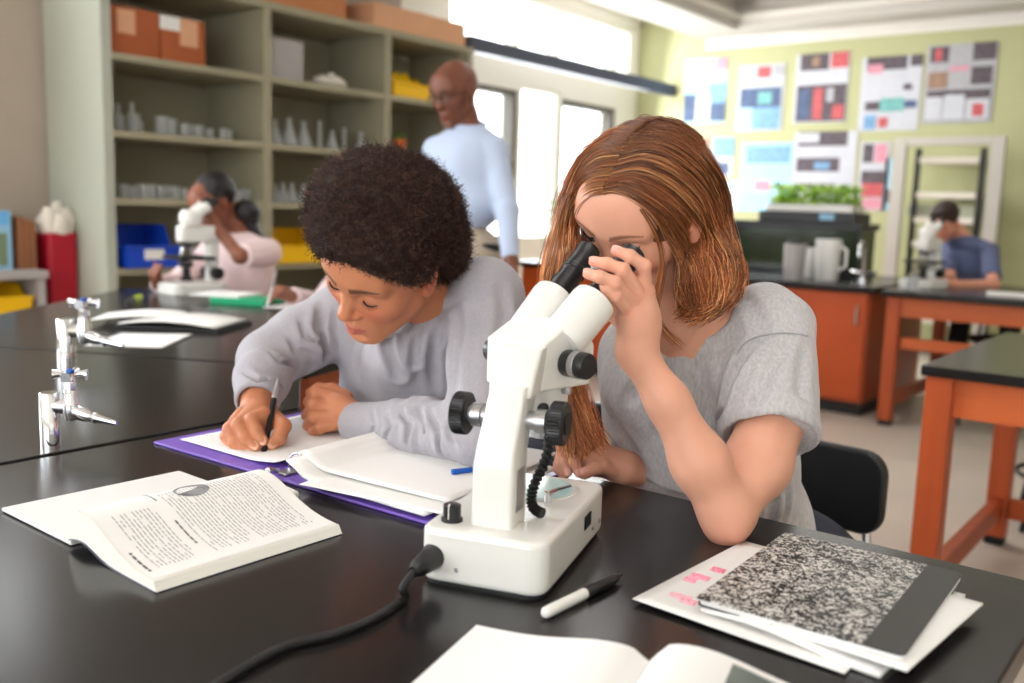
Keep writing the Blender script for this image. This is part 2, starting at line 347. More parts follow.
for i in range(26):
    a = random.random()*6.28; el = random.uniform(.3, 1.3); L = random.uniform(.04, .08)
    c = np.array([math.cos(a)*math.cos(el)*L, math.sin(a)*math.cos(el)*L, .1+math.sin(el)*L]); s = np.array([-math.sin(a), math.cos(a), 0])*.014
    lb.add([(0,0,.1), tuple(c*.6+s+np.array([0,0,.04])), tuple(c), tuple(c*.6-s+np.array([0,0,.04]))], [(0,1,2,3)])
lb.build('leaves', M_leafd, t)
# glassware
def flask_mesh(kind):
    m = MB()
    if kind == 'erlenmeyer': m.lathe([(.001,0),(.038,0),(.042,.006),(.016,.085),(.013,.095),(.013,.118),(.016,.122),(.011,.122),(.011,.095),(.036,.01),(.001,.006)], 18)
    elif kind == 'beaker': m.lathe([(.001,0),(.028,0),(.030,.004),(.030,.076),(.034,.080),(.029,.078),(.028,.006),(.001,.005)], 18)
    elif kind == 'bottle': m.lathe([(.001,0),(.024,0),(.026,.004),(.026,.075),(.010,.095),(.009,.13),(.012,.135),(.007,.134),(.007,.095),(.023,.072),(.023,.005),(.001,.004)], 18)
    else: m.lathe([(.001,0),(.030,0),(.030,.006),(.012,.010),(.013,.02),(.013,.17),(.016,.174),(.011,.172),(.011,.03),(.001,.02)], 16)
    return m
protos = {}
def glassware(kind, px, lvl, label, group, sc=1.0, xx=None):
    x = XS-.13 if xx is None else xx; y = PL(px, 150, 0, x)[1]
    nm = {'erlenmeyer': 'conical_flask', 'beaker': 'beaker', 'bottle': 'glass_bottle', 'cylinder': 'measuring_cylinder'}[kind]
    if kind not in protos:
        o = flask_mesh(kind).build(nm, M_frost, smooth=True); protos[kind] = o
    else:
        o = protos[kind].copy(); COL.objects.link(o)
    o.location = (x+random.uniform(-.02, .02), y, lvl); o.scale = (sc, sc, sc)
    tag(o, label, {'conical_flask': 'flask', 'glass_bottle': 'bottle'}.get(nm, nm.split('_')[-1]), group)
for px, sc in ((121, 1.1), (133, 1.2), (141, .8)): glassware('bottle', px, 1.47, 'clear glass bottle at left end of the middle shelf of first bay', 'bottles on the first bay middle shelf', sc*.95)
for px, sc in ((164, 1.25), (173, 1.15), (184, .9), (192, .9), (200, .9), (210, .75), (222, .8), (230, .8)): glassware('beaker', px, 1.47, 'small glass beaker in the row on middle shelf of first bay', 'beakers on the first bay middle shelf', sc)
for px, sc in ((122, .9), (131, .8), (140, .95), (147, .95), (158, .9), (166, .9), (174, .9), (183, .8)): glassware('beaker', px, 1.13, 'small beaker in the row on the lower shelf of first bay', 'beakers on the first bay lower shelf', sc)
for px, sc in ((273, 1.2), (287, 1.35), (305, 1.3)): glassware('erlenmeyer', px, 1.47, 'tall conical flask at the left of second bay middle shelf', 'tall conical flasks in the second bay', sc)
for px, sc in ((321, 1.0), (345, .85)): glassware('cylinder', px, 1.47, 'narrow glass cylinder among flasks on second bay middle shelf', 'glass cylinders in the second bay', sc)
for px, sc in ((333, 1.0), (361, 1.05)): glassware('erlenmeyer', px, 1.47, 'smaller conical flask at the right of second bay middle shelf', 'small conical flasks in the second bay', sc)
for px, sc in ((275, .9), (284, 1.0), (294, 1.0), (304, .95)): glassware('erlenmeyer', px, 1.13, 'conical flask on lower shelf of second bay above yellow bin', 'flasks on the second bay lower shelf', sc)
for px, sc in ((247, .9), (238, .8)): glassware('beaker', px, 1.13, 'beaker on lower shelf beside the girl dark ponytail', 'beakers beside the ponytail', sc)

# low cabinet at the left edge with bin, files and the red canister
t = thing('low_cabinet', 'low grey open cabinet at left wall holding a yellow bin', 'cabinet', (-4.98, 1.95, 0))
cb = MB(); cb.box((-.2, -.45, 0), (.2, .35, .50)); cb.build('cabinet_body', M_shelf, t, bevel=.004)
MB().box((-.21, -.46, .72), (.22, .36, .76)).build('cabinet_top', M_grey, t, bevel=.004)
for y in (-.45, .31): MB().box((-.2, y, .50), (.2, y+.04, .72)).build('side_panel', M_grey, t)
MB().box((-.2, -.41, .50), (-.18, .31, .72)).build('back_panel', M_shelf, t)
tray_bin('storage_bin', 'yellow bin inside the low grey cabinet at far left', (-4.965, 1.90, .505), .66, .34, .18, M_yellow, .7)
t = thing('file_box', 'brown file folders standing on the low cabinet by red canister', 'folders', (-5.02, 2.25, .76))
for k in range(3): MB().box((-.12, -.03+k*.030, 0), (.14, -.004+k*.030, .26-.01*k)).build('folder', mat('brown_folder', rgb(150, 98, 66), .7), t)
t = thing('picture_book', 'tall pale blue illustrated book standing at the far left edge', 'book', (-5.0, 2.12, .76))
MB().box((-.12, -.09, 0), (.12, .07, .29)).build('book_block', M_pale_blue, t, bevel=.003)
MB().box((.12, -.08, .22), (.122, .06, .285)).build('cover_sky', mat('sky_blue_print', rgb(110, 180, 235), .5), t); MB().box((.12, -.07, .02), (.122, -.02, .2)).build('cover_figure', mat('cream_print', rgb(220, 205, 170), .5), t); MB().box((.12, .0, .02), (.122, .045, .18)).build('cover_figure', mat('olive_print', rgb(120, 140, 110), .5), t)
t = thing('waste_canister', 'deep red canister holding white gloves beside the shelving', 'canister', (-4.95, 2.445, 0))
MB().prism(rrect(-.078, -.078, .078, .078, .025), 0, .94).build('canister_body', M_red, t, smooth=False, bevel=.004)
t2 = thing('glove_bundle', 'bundle of white rubber gloves sticking out of red canister', 'gloves', (-4.95, 2.445, .94))
g = MB(); 
for i in range(5):
    a = i*1.3; g.tube([(0.04*math.cos(a), .04*math.sin(a), -.0), (.05*math.cos(a), .06*math.sin(a), .06), (.045*math.cos(a), .05*math.sin(a), .10+.03*(i % 3))], [.045, .045, .022], 10)
g.lathe([(.001,0),(.082,0),(.08,.05),(.055,.075),(.001,.09)], 14); g.build('gloves', M_offwhite, t2, smooth=True)

# ------------------------------------------------------------------ lab tables
def poly_table(name, label, poly, legs, edge=.03, apron=None, foot=True, h=T, rails=(), drawer=None, group=None):
    cx = sum(p[0] for p in poly)/len(poly); cy = sum(p[1] for p in poly)/len(poly)
    t = thing(name, label, 'table', (cx, cy, 0)); P = [(x-cx, y-cy) for x, y in poly]
    MB().prism(P, h-edge, h).build('tabletop', M_top, t, bevel=.003)
    w = .035
    for x, y in legs:
        x -= cx; y -= cy
        lg = MB().box((x-w, y-w, .03), (x+w, y+w, h-edge)).build('leg', M_wood, t, bevel=.003)
        MB().box((x-w+.004, y-w+.004, 0), (x+w-.004, y+w-.004, .03)).build('foot', M_blackrub, lg)
    L = [(x-cx, y-cy) for x, y in legs]
    for i in range(len(L)):
        a, b = np.array(L[i]), np.array(L[(i+1) % len(L)]); d = b-a; n = np.linalg.norm(d); u = d/n; v = np.array([-u[1], u[0]])
        TT = frame_T((a[0], a[1], 0), (u[0], u[1], 0), (v[0], v[1], 0), (0, 0, 1))
        MB().box((w, -.012, h-edge-.11), (n-w, .012, h-edge-.001), TT).build('apron', M_wood2, t)
        if i in rails: MB().box((w, -.018, .10), (n-w, .018, .17), TT).build('stretcher', M_wood, t)
    return t
poly_table('lab_table', 'black-topped front lab table carrying the white stereo microscope', [(-1.385, -.35), (-.135, -.35), (-.135, 1.145), (-1.385, 1.145)], [(-1.33, -.28), (-.2, -.28), (-.2, 1.08), (-1.33, 1.08)], rails=(1, 3))
poly_table('lab_table', 'black lab table on the left carrying the chrome gas taps', [(-3.0, -.35), (-1.40, -.35), (-1.40, 1.145), (-1.735, 1.425), (-2.79, .90)], [(-2.9, -.28), (-1.46, -.28), (-1.46, 1.07), (-2.7, .86)], rails=(1,))
poly_table('lab_table', 'black lab table turned at an angle under the small microscope', [(-2.795, .915), (-1.74, 1.44), (-2.15, 2.95), (-3.72, 2.12)], [(-2.78, 1.02), (-1.85, 1.48), (-2.22, 2.82), (-3.6, 2.1)], rails=(0, 2))
poly_table('lab_table', 'small black-topped wooden table at the right edge, nearest the camera', [(-.69, 2.68), (1.1, 2.68), (1.1, 3.76), (-.69, 3.76)], [(-.645, 2.735), (1.04, 2.735), (1.04, 3.70), (-.645, 3.70)], rails=(0, 1, 2, 3), edge=.028)
tb = poly_table('lab_table', 'far black-topped wooden table where the student in blue shirt works', [(-1.62, 5.34), (.5, 5.34), (.5, 6.5), (-1.62, 6.5)], [(-1.56, 5.42), (.44, 5.42), (.44, 6.42), (-1.56, 6.42)], rails=(1, 3), edge=.035)
MB().box((.0, -.50, .50), (.9, -.48, .70)).build('open_drawer', M_black, tb)
MB().box((-.95, -.505, .44), (1.0, -.47, .50)).build('drawer_rail', M_wood2, tb)
# counter with cabinets
t = thing('base_cabinet', 'orange wooden base cabinet row standing under the back counter', 'cabinet', (-1.72, 5.50, 0))
MB().box((-2.5, 0, .08), (0, 1.1, .725)).build('cabinet_body', M_wood, t, bevel=.003)
MB().box((-2.5, .04, 0), (-.02, 1.1, .08)).build('toe_kick', M_black, t)
for k in range(5):
    d = MB().box((-.49-k*.5, -.02, .10), (-.012-k*.5, 0, .715)).build('door', mat('orange_cabinet_door', rgb(186, 78, 28), .35, var=.08, vscale=3), t, bevel=.003)
    MB().tube([(-.06-k*.5, -.02, .54), (-.06-k*.5, -.045, .55), (-.06-k*.5, -.045, .64), (-.06-k*.5, -.02, .65)], .006, 8).build('handle', M_steelw, d, smooth=True)
tag(MB().box((-4.3, 5.44, .726), (-1.69, 6.68, .76)).build('counter_top', M_top, bevel=.003), 'long black resin countertop over the orange cabinets', 'countertop')
# aquarium
t = thing('aquarium', 'long dark aquarium tank with black rims on back counter', 'aquarium', (-2.66, 6.47, .76)); 
M_water = mat('dark_green_water', rgb(38, 52, 30), .1, spec=.5, var=.3, vscale=6)
MB().box((-.58, -.17, .03), (.58, .17, .30)).build('tank_water', M_water, t)
for z0, z1 in ((0, .03), (.30, .345)): MB().box((-.60, -.19, z0), (.60, .19, z1)).build('rim', M_black, t, bevel=.003)
for x in (-.60, .58): MB().box((x, -.19, .03), (x+.02, -.17, .30)).build('corner_post', M_black, t)
t = thing('aquarium_lamp', 'black hood box on the aquarium under the lettuce planter', 'hood', (-2.45, 6.47, 1.105))
MB().box((-.33, -.17, 0), (.33, .17, .07)).build('hood_body', M_black, t, bevel=.006); MB().box((.10, -.172, .02), (.2, -.17, .06)).build('sticker', M_pale_blue, t)
t = thing('planter', 'white trough planter full of bright green lettuce leaves', 'planter', (-2.45, 6.47, 1.175))
MB().box((-.30, -.13, 0), (.30, .13, .05)).build('trough', M_white, t, bevel=.006)
lb = MB()
for i in range(650):
    c = np.array([random.uniform(-.29, .29), random.uniform(-.12, .12), .05+random.random()*.13]); a = random.random()*6.28; r = random.uniform(.02, .045); tl = random.uniform(-.6, .8)
    u = np.array([math.cos(a), math.sin(a), tl])*r; v = np.array([-math.sin(a), math.cos(a), random.uniform(-.3, .3)])*r*.6
    lb.add([c-u, c+v*.9, c+u, c-v*.9], [(0,1,2,3)])
o = lb.build('leaves', M_leaf, t); 
def jug(name, label, loc, r, h, m, cat='jug', handle=True, lid=None, group=None):
    t = thing(name, label, cat, loc, 0, group)
    MB().lathe([(.001,0),(r*.85,0),(r*.9,.006),(r,h*.8),(r*1.03,h),(r*.95,h),(r*.9,h*.8),(r*.8,.01),(.001,.01)], 20).build('body', m, t, smooth=True)
    if handle: MB().tube([(r*.95,0,h*.25),(r*1.5,0,h*.35),(r*1.5,0,h*.75),(r*.98,0,h*.85)], r*.13, 8).build('handle', m, t, smooth=True)
    if lid: MB().lathe([(.001,h),(r*.7,h),(r*.7,h*1.12),(.001,h*1.14)], 16).build('lid', lid, t, smooth=True)
    return t
jug('pitcher', 'tall white plastic pitcher on back counter by the aquarium', PL(826, 280, 2, T), .075, .25, M_white)
jug('wash_bottle', 'grey and white bottle with dark lid left of white pitcher', PL(793, 280, 2, T), .065, .22, M_grey, 'bottle', False, M_black)
jug('wash_bottle', 'pale container with red label behind the white pitcher', PL(806, 277, 2, T), .05, .19, M_white, 'bottle', False, M_black)
for i, (px, py, h) in enumerate(((736, 262, .12), (748, 263, .08), (760, 262, .1))): pass
def faucet(name, label, loc, m=M_chrome, hh=.24, rz=0.0):
    t = thing(name, label, 'faucet', loc, rz)
    MB().lathe([(.001,0),(.03,0),(.03,.012),(.014,.02),(.014,.06),(.001,.06)], 16).build('base', m, t, smooth=True)
    MB().tube([(0,0,.05)]+[(0,0,hh-.05)]+[(0,-.05+.05*math.cos(a), hh-.05+.05*math.sin(a)) for a in (.5,1.0,1.57,2.1,2.6,3.14)]+[(0,-.1,hh-.09)], .009, 10).build('spout', m, t, smooth=True)
    for s in (-1, 1): MB().tube([(0,0,.045),(s*.05,0,.05),(s*.075,0,.055)], [.008,.008,.011], 8).build('lever', m, t, smooth=True)
faucet('faucet', 'small chrome faucet at the right end of back counter', (-1.92, 5.95, T))
faucet('faucet', 'chrome swan-neck faucet on the counter by the aquarium left end', (-3.65, 6.3, T))

# window plants
def flowers(name, label, loc, s=1.0):
    t = thing(name, label, 'plant', loc)
    MB().lathe([(.001,0),(.07*s,0),(.10*s,.14*s),(.105*s,.14*s),(.105*s,.16*s),(.001,.16*s)], 18).build('pot', M_white, t, smooth=True)
    lv = MB(); fl = MB()
    for i in range(150):
        d = RNG.normal(size=3); d /= np.linalg.norm(d); d[2] = abs(d[2])*.9; c = d*np.array([.20, .20, .26])*s*random.uniform(.5, 1)+np.array([0, 0, .2*s]); r = .035*s
        a = random.random()*6.28; u = np.array([math.cos(a), math.sin(a), .3])*r; v = np.array([-math.sin(a), math.cos(a), -.3])*r*.6
        q = fl if i % 3 == 0 and d[2] < .75 else lv
        q.add([c-u, c+v, c+u, c-v], [(0,1,2,3)])
        if q is fl: q.add([c-v*1.2, c+u*.8+[0,0,.01], c+v*1.2, c-u*.8], [(0,1,2,3)])
    lv.build('leaves', M_leafd, t); fl.build('blossoms', M_petal, t)
flowers('flowering_plant', 'pink flowering plant in white pot by the window behind teacher', (-4.15, 6.0, T), 1.25)
flowers('flowering_plant', 'pink flowering plant in white pot nearer the girl auburn hair', (-3.75, 6.2, T), 1.05)
jug('fish_bowl', 'glass beaker jug beside the flowering plants on counter', (-4.05, 5.62, T), .07, .15, M_glass)
p = PL(575, 262, 2, T)

# ------------------------------------------------------------------ posters on the far wall
PM = dict(pb=mat('poster_light_blue', rgb(160, 200, 218), .6, var=.15, vscale=12), nb=mat('poster_navy', rgb(70, 86, 118), .6, var=.4, vscale=25), dk=mat('poster_dark', rgb(84, 74, 80), .6, var=.5, vscale=25), wh=mat('poster_white', rgb(190, 191, 198), .6, var=.06, vscale=10),
          rd=mat('poster_red', rgb(186, 84, 88), .6, var=.3, vscale=25), te=mat('poster_teal', rgb(110, 168, 165), .6, var=.2, vscale=25), br=mat('poster_brown', rgb(145, 115, 95), .6, var=.3, vscale=25), gy=mat('poster_grey', rgb(165, 164, 168), .6, var=.1, vscale=20), pk=mat('poster_pink', rgb(205, 140, 155), .6, var=.1), sk=mat('poster_sky', rgb(115, 155, 190), .6, var=.25, vscale=20))
PK = list(PM)
def poster(label, x0, y0, x1, y1, base, blocks):
    a = PL(x0, y0, 1, YF-.01); b = PL(x1, y1, 1, YF-.01); w, h = b[0]-a[0], a[2]-b[2]
    m = MB(); m.mi = PK.index(base); m.box((0, 0, 0), (w, .006, h))
    for i, (u0, v0, u1, v1, c) in enumerate(blocks):
        m.mi = PK.index(c); m.box((u0*w, -.001-.0006*i, h*(1-v1)), (u1*w, 0, h*(1-v0)))
    o = m.build('poster', [PM[k] for k in PK]); o.location = (a[0], YF-.007, b[2]); tag(o, label, 'poster'); return o
poster('pale blue poster with dark pictures, leftmost of the upper poster row', 686, 60, 724, 122, 'pb', [(0,0,.5,.22,'pb'),(.5,.02,.75,.2,'gy'),(.75,0,1,.2,'pk'),(.0,.55,.3,.98,'nb'),(.6,.4,1,.7,'sk'),(.3,.6,.65,.98,'wh'),(.65,.7,1,.98,'nb')])
poster('blue skyline-like poster second from left in the upper row', 740, 66, 781, 130, 'wh', [(.1,.05,.35,.18,'gy'),(.4,.03,.7,.2,'rd'),(.75,.03,1,.18,'gy'),(.05,.35,.95,.65,'nb'),(0,.65,.35,1,'pb'),(.35,.65,.95,.98,'sk'),(.45,.42,.75,.6,'te')])
poster('white poster with dark strips and red columns in upper row', 797, 55, 845, 122, 'wh', [(.08,.0,.62,.24,'dk'),(.66,0,.98,.22,'rd'),(.3,.05,.45,.18,'br'),(.05,.45,.98,.98,'dk'),(.1,.5,.3,.95,'nb'),(.38,.5,.55,.95,'rd'),(.75,.75,.95,.95,'rd'),(.62,.5,.75,.7,'gy')])
poster('pale poster with teal smear and dark heading in upper row', 863, 58, 917, 130, 'wh', [(.08,.0,.75,.18,'dk'),(.1,.1,.35,.22,'pk'),(.8,0,1,.15,'dk'),(.1,.6,.35,.72,'dk'),(.35,.56,.75,.74,'te'),(.75,.6,.95,.7,'nb'),(.1,.78,.3,.98,'sk'),(.35,.82,.5,.95,'rd'),(.72,.38,.85,.46,'dk')])
poster('grey poster of lab photographs, rightmost in the upper row', 928, 46, 991, 122, 'gy', [(.05,.02,.32,.22,'dk'),(.12,.05,.22,.2,'rd'),(.66,.0,.98,.22,'dk'),(.05,.34,.33,.55,'br'),(.66,.3,.95,.52,'dk'),(.35,.28,.62,.34,'pk'),(.05,.58,.95,.7,'dk'),(.05,.66,.28,.95,'wh'),(.3,.64,.6,.95,'wh'),(.64,.7,.95,.95,'wh'),(.72,.76,.88,.92,'rd')])
poster('small blue and brown poster at left of the lower row', 694, 138, 732, 176, 'wh', [(0,0,.45,.5,'br'),(.5,0,1,.5,'sk'),(.35,.65,.9,.95,'nb')])
poster('white notice sheet below the small blue and brown poster', 700, 180, 738, 212, 'wh', [(.1,.1,.9,.3,'pb'),(.1,.5,.7,.6,'gy')])
poster('large light blue paper poster with a pink spot', 742, 143, 789, 212, 'pb', [(.1,.05,.95,.3,'sk'),(.3,.55,.6,.7,'pk'),(.65,.8,.95,1,'nb')])
poster('white chart with three dark photo strips above lettuce planter', 795, 132, 852, 205, 'wh', [(.06,.0,.85,.2,'dk'),(.06,.36,.75,.55,'dk'),(.35,.42,.6,.52,'sk'),(.06,.72,.7,.8,'dk'),(.05,.02,.4,.15,'wh')])
poster('narrow poster of dark and pink pictures beside glass rack', 861, 142, 885, 211, 'wh', [(.1,.03,.45,.3,'dk'),(.5,.03,.9,.3,'pk'),(.1,.42,.9,.6,'dk'),(.15,.6,.85,.8,'rd'),(.15,.82,.85,.98,'pk')])
poster('pale poster with a dark red dot beside the rack frame', 886, 158, 897, 211, 'pb', [(.2,.6,.8,.85,'dk')])
# drying rack against the far wall
a = PL(906, 140, 1, YF-.3); b = PL(1003, 140, 1, YF-.3)
t = thing('storage_rack', 'tall white-framed rack with black posts and cream shelves, far wall', 'rack', ((a[0]+b[0])/2, YF-.25, 0)); w = (b[0]-a[0])/2
for s in (-1, 1):
    MB().box((s*w-.05, -.2, 0), (s*w+.05, -.14, 1.80)).build('frame_post', M_soffit, t, bevel=.004)
    MB().box((s*(w-.12)-.02, -.1, .1), (s*(w-.12)+.02, -.06, 1.72)).build('inner_post', M_black, t)
MB().box((-w+.051, -.2, 1.74), (w-.051, -.14, 1.80)).build('top_rail', M_soffit, t)
for z in (.3, .62, .92, 1.12, 1.32, 1.60): MB().box((-w+.141, -.13, z), (w-.141, .2, z+.05)).build('rack_shelf', M_offwhite, t, bevel=.003)
M_rackgoods = mat('mixed_dull_goods', rgb(170, 172, 150), .7)
for i, (x, z) in enumerate(((-.2, 1.17), (.12, 1.17), (-.1, .97), (.2, .67), (-.15, .67))):
    o = MB().box((-.1, -.09, 0), (.1, .09, .1)).build('rack_tray', M_rackgoods, bevel=.006); o.location = (t.location.x+x, t.location.y+.02, z if z > 0 else 0)
    tag(o, 'low dull grey tray stored on a shelf of white-framed rack', 'tray', 'trays stored in the far rack')
# chair of the girl, seen behind the comp book
def back_chair(label, loc, rz):
    t = thing('lab_chair', label, 'chair', loc, rz)
    MB().prism(rrect(-.20, -.20, .20, .20, .05), .44, .475).build('seat', M_black, t, bevel=.006)
    bk = MB(); bk.prism([(x, z) for x, z in rrect(-.175, .565, .175, .725, .045, 6)], -.012, .012, Matrix.Rotation(math.radians(90), 4, 'X'))
    o = bk.build('backrest', M_black, t, bevel=.008, seg=3); o.location = (0, .20, 0)
    for sx in (-1, 1):
        MB().tube([(sx*.17, -.16, .435), (sx*.19, -.21, 0)], .011, 10).build('leg', M_steel, t, smooth=True)
        MB().tube([(sx*.17, .16, .435), (sx*.19, .24, 0)], .011, 10).build('leg', M_steel, t, smooth=True)
        MB().tube([(sx*.16, .12, .435), (sx*.16, .19, .47), (sx*.13, .225, .60), (sx*.12, .215, .67)], .009, 8).build('back_support', M_steel, t, smooth=True)
    return t
back_chair('black plastic chair with rounded back behind the auburn-haired girl', (-.685, 1.57, 0), math.radians(-6))
back_chair('black plastic chair under the boy in grey long sleeves', (-1.15, 1.55, 0), math.radians(6))
# stools at right
def stool(label, loc, h=.6, rz=0, seatm=M_black):
    t = thing('lab_stool', label, 'stool', loc, rz)
    MB().lathe([(.001,h-.03),(.16,h-.03),(.17,h-.02),(.17,h),(.001,h+.002)], 24).build('seat', seatm, t, smooth=True)
    for k in range(4):
        a = math.radians(45+90*k); MB().tube([(.12*math.cos(a), .12*math.sin(a), h-.03), (.22*math.cos(a), .22*math.sin(a), 0)], .011, 8).build('leg', M_blackrub, t, smooth=True)
    MB().tube([(.19*math.cos(q*math.pi/12), .19*math.sin(q*math.pi/12), .2) for q in range(25)], .009, 8, cap=False).build('foot_ring', M_blackrub, t, smooth=True)
    return t
stool('black round stool with a foot ring at the right edge', (-.47, 4.08, 0), .58, .2)
stool('black round stool under the student in blue shirt', (-1.28, 6.75, 0), .55)
stool('dark stool pushed under the far wooden table by its left leg', (-1.1, 5.9, 0), .5)
# ------------------------------------------------------------------ things on the front table
def text_lines(mb, fn, u0, u1, v0, v1, pitch, h, rng, dens=.9, lift=.00025, rag=True):
    """rows of small word-like dashes on a page surface fn(u, v) -> point"""
    n = int((v1-v0)/pitch)
    for i in range(n):
        v = v0+i*pitch; u = u0; end = u1-(rng.uniform(0, .35)*(u1-u0) if (rag and rng.random() < .12) else 0)
        while u < end-.003:
            w = min(rng.uniform(.003, .011), end-u)
            if rng.random() < dens:
                q = [fn(u, v), fn(u+w, v), fn(u+w, v+h), fn(u, v+h)]
                mb.add([(a[0], a[1], a[2]+lift) for a in q], [(0,1,2,3)])
            u += w+.0018
rt = random.Random(3)
# the open paperback
ux, vx = np.array([.985, -.04]), np.array([.02, 1.0]); S0 = np.array([-1.008, .500])
bk = thing('open_book', 'open white paperback with printed page and small round portrait, far left', 'book', (S0[0], S0[1], T))
def loc2(u, v, z): return (u*ux[0]+v*vx[0], u*ux[1]+v*vx[1], z)
def ztop(u): return .010+.036*math.exp(-((u-.035)/.075)**2)-.020*math.exp(-(u/.010)**2)
HB = .238
def block(n=28, U=.184, V=HB, zt=ztop, flare=.006):
    m = MB(); vs = []
    for j in (0, 1):
        for i in range(n+1):
            u = U*i/n; z = zt(u); vs.append(loc2(u, V*j, z)); vs.append(loc2(u+flare*(1 if i == n else i/n), V*j, max(.0012, z*.0+.0012+ (.012*math.exp(-((u-.03)/.04)**2)))))
    k = 2*(n+1)
    for i in range(n):
        a, b, c, d = 2*i, 2*i+1, 2*i+2, 2*i+3
        m.add([], [])
        s = len(m.v)
    m.v = [tuple(v) for v in vs]
    for i in range(n):
        a, b, c, d = 2*i, 2*i+1, 2*i+2, 2*i+3
        m.f += [[a, c, c+k, a+k], [b, b+k, d+k, d], [a, b, d, c], [a+k, c+k, d+k, b+k]]
    m.f += [[0, k, k+1, 1], [2*n, 2*n+1, k+2*n+1, k+2*n]]; m.m = [0]*len(m.f)
    return m
block().build('page_block', mat('page_edges', rgb(236, 232, 222), .75, var=.05, vscale=60, stretch=(.2, .2, 30)), bk, smooth=True)
def page(u, v): return loc2(u, v, ztop(u)+.0006)
MB().grid(lambda a, b: page(.002+a*.178, .002+b*(HB-.004)), 26, 4).build('top_page', M_paper, bk, smooth=True)
tx = MB(); text_lines(tx, page, .034, .160, .088, .222, .0046, .0011, rt); tx.build('printed_text', M_ink, bk)
tx = MB(); text_lines(tx, page, .060, .160, .020, .074, .0046, .0011, rt); tx.build('printed_text', M_ink, bk)
hd = MB(); text_lines(hd, page, .090, .135, .078, .082, .004, .0024, rt, 1.0, rag=False); text_lines(hd, page, .120, .165, .008, .012, .004, .0028, rt, 1.0, rag=False); text_lines(hd, page, .020, .050, .078, .084, .005, .002, rt, 1.0, rag=False); hd.build('printed_heading', M_inkd, bk)
pc = MB(); n = 28; pc.add([tuple(np.array(page(.042+.017*math.cos(2*math.pi*i/n), .128+.022*math.sin(2*math.pi*i/n)))+np.array([0, 0, .0004])) for i in range(n)], [list(range(n))])
pc.build('round_portrait', mat('portrait_print', rgb(150, 150, 152), .8, col2=rgb(105, 105, 108), vscale=60), bk)
# the flat left leaf of the book
lf = MB(); lf.prism([loc2(-.172, -.005, 0)[:2], loc2(.004, 0, 0)[:2], loc2(.004, HB, 0)[:2], loc2(-.168, HB-.004, 0)[:2]], 0.0008, .0055); lf.build('left_leaf', M_paper2, bk, bevel=.0015)
cv = MB(); cv.grid(lambda a, b: loc2(.0+.190*a, -.001+(HB+.002)*b, .0006+.012*math.exp(-((.196*a-.03)/.04)**2)), 20, 1).build('back_cover', mat('navy_cover', rgb(28, 34, 60), .4), bk, smooth=True, thick=-.0008)

# purple ring binder
bn = thing('ring_binder', 'open purple ring binder with loose white sheets under the writing boy', 'binder', (-1.055, .815, T), math.radians(1.5))
MB().box((-.290, 0, 0), (-.022, .315, .004)).build('left_cover', M_purple, bn, bevel=.0015)
MB().box((.022, 0, 0), (.290, .315, .004)).build('right_cover', M_purple, bn, bevel=.0015)
MB().box((-.0215, 0, 0), (.0215, .315, .003)).build('spine', M_purple, bn, bevel=.001)
MB().box((-.012, .012, .003), (.012, .303, .007)).build('ring_plate', M_steel, bn, bevel=.002)
for y in (.045, .155, .27):
    MB().tube([(.019*math.cos(a), y, .007+.022*math.sin(a)) for a in [math.pi*k/12 for k in range(13)]], .0017, 8).build('ring', M_chrome, bn, smooth=True)
MB().tube([(-.004, .012, .009), (-.004, -.004, .013), (.004, -.012, .016)], [.004, .005, .004], 8).build('ring_lever', M_chrome, bn, smooth=True)
def sheet(name, label, cat, x0, y0, w, h, z, rz, zf=None, m=M_paper, thick=.0006, nu=16, nv=16, parent=None, group=None):
    zf = zf or (lambda u, v: 0)
    o = MB().grid(lambda u, v: (u*w, v*h, zf(u, v)), nu, nv).build(name, m, parent, smooth=True, thick=thick)
    o.location = (x0, y0, z); o.rotation_euler[2] = rz
    if label: tag(o, label, cat, group)
    return o
sheet('paper_sheet', 'white sheet on left side of purple binder under the writing hand', 'paper', -1.318, .838, .235, .28, T+.0055, math.radians(1), lambda u, v: .001+.012*max(0, u-.72)**1.5*4)
sheet('paper_sheet', 'thick stack of white sheets on the right side of the purple binder', 'paper', -1.035, .822, .262, .285, T+.005, math.radians(.5), lambda u, v: .004+.020*math.exp(-(u/.10)**2)+.006*math.sin(u*3)*v, thick=.003)
sheet('paper_sheet', 'loose curling white sheet on top of right binder stack', 'paper', -1.040, .850, .265, .27, T+.0125, math.radians(4), lambda u, v: .004+.020*math.exp(-(u/.10)**2)+.010*(v**2)*u)
o = sheet('paper_sheet', 'rotated white sheet slid under microscope edge on the binder', 'paper', -.98, .800, .24, .20, T+.0115, math.radians(9), lambda u, v: .002*u)
t = thing('blue_pen', 'blue pen lying at right edge of the binder papers', 'pen', (0, 0, 0)); a = PL(452, 472, 2, T+.022); b = a+np.array([.028, .062, 0]); MB().tube([a, b], .004, 10).build('barrel', M_bluec, t, smooth=True)
ln = MB(); 
for i in range(4): ln.add([(-1.30, .90+i*.03, T+.0064), (-1.2, .902+i*.03, T+.0064), (-1.2, .9035+i*.03, T+.0064), (-1.30, .9015+i*.03, T+.0064)], [(0,1,2,3)])
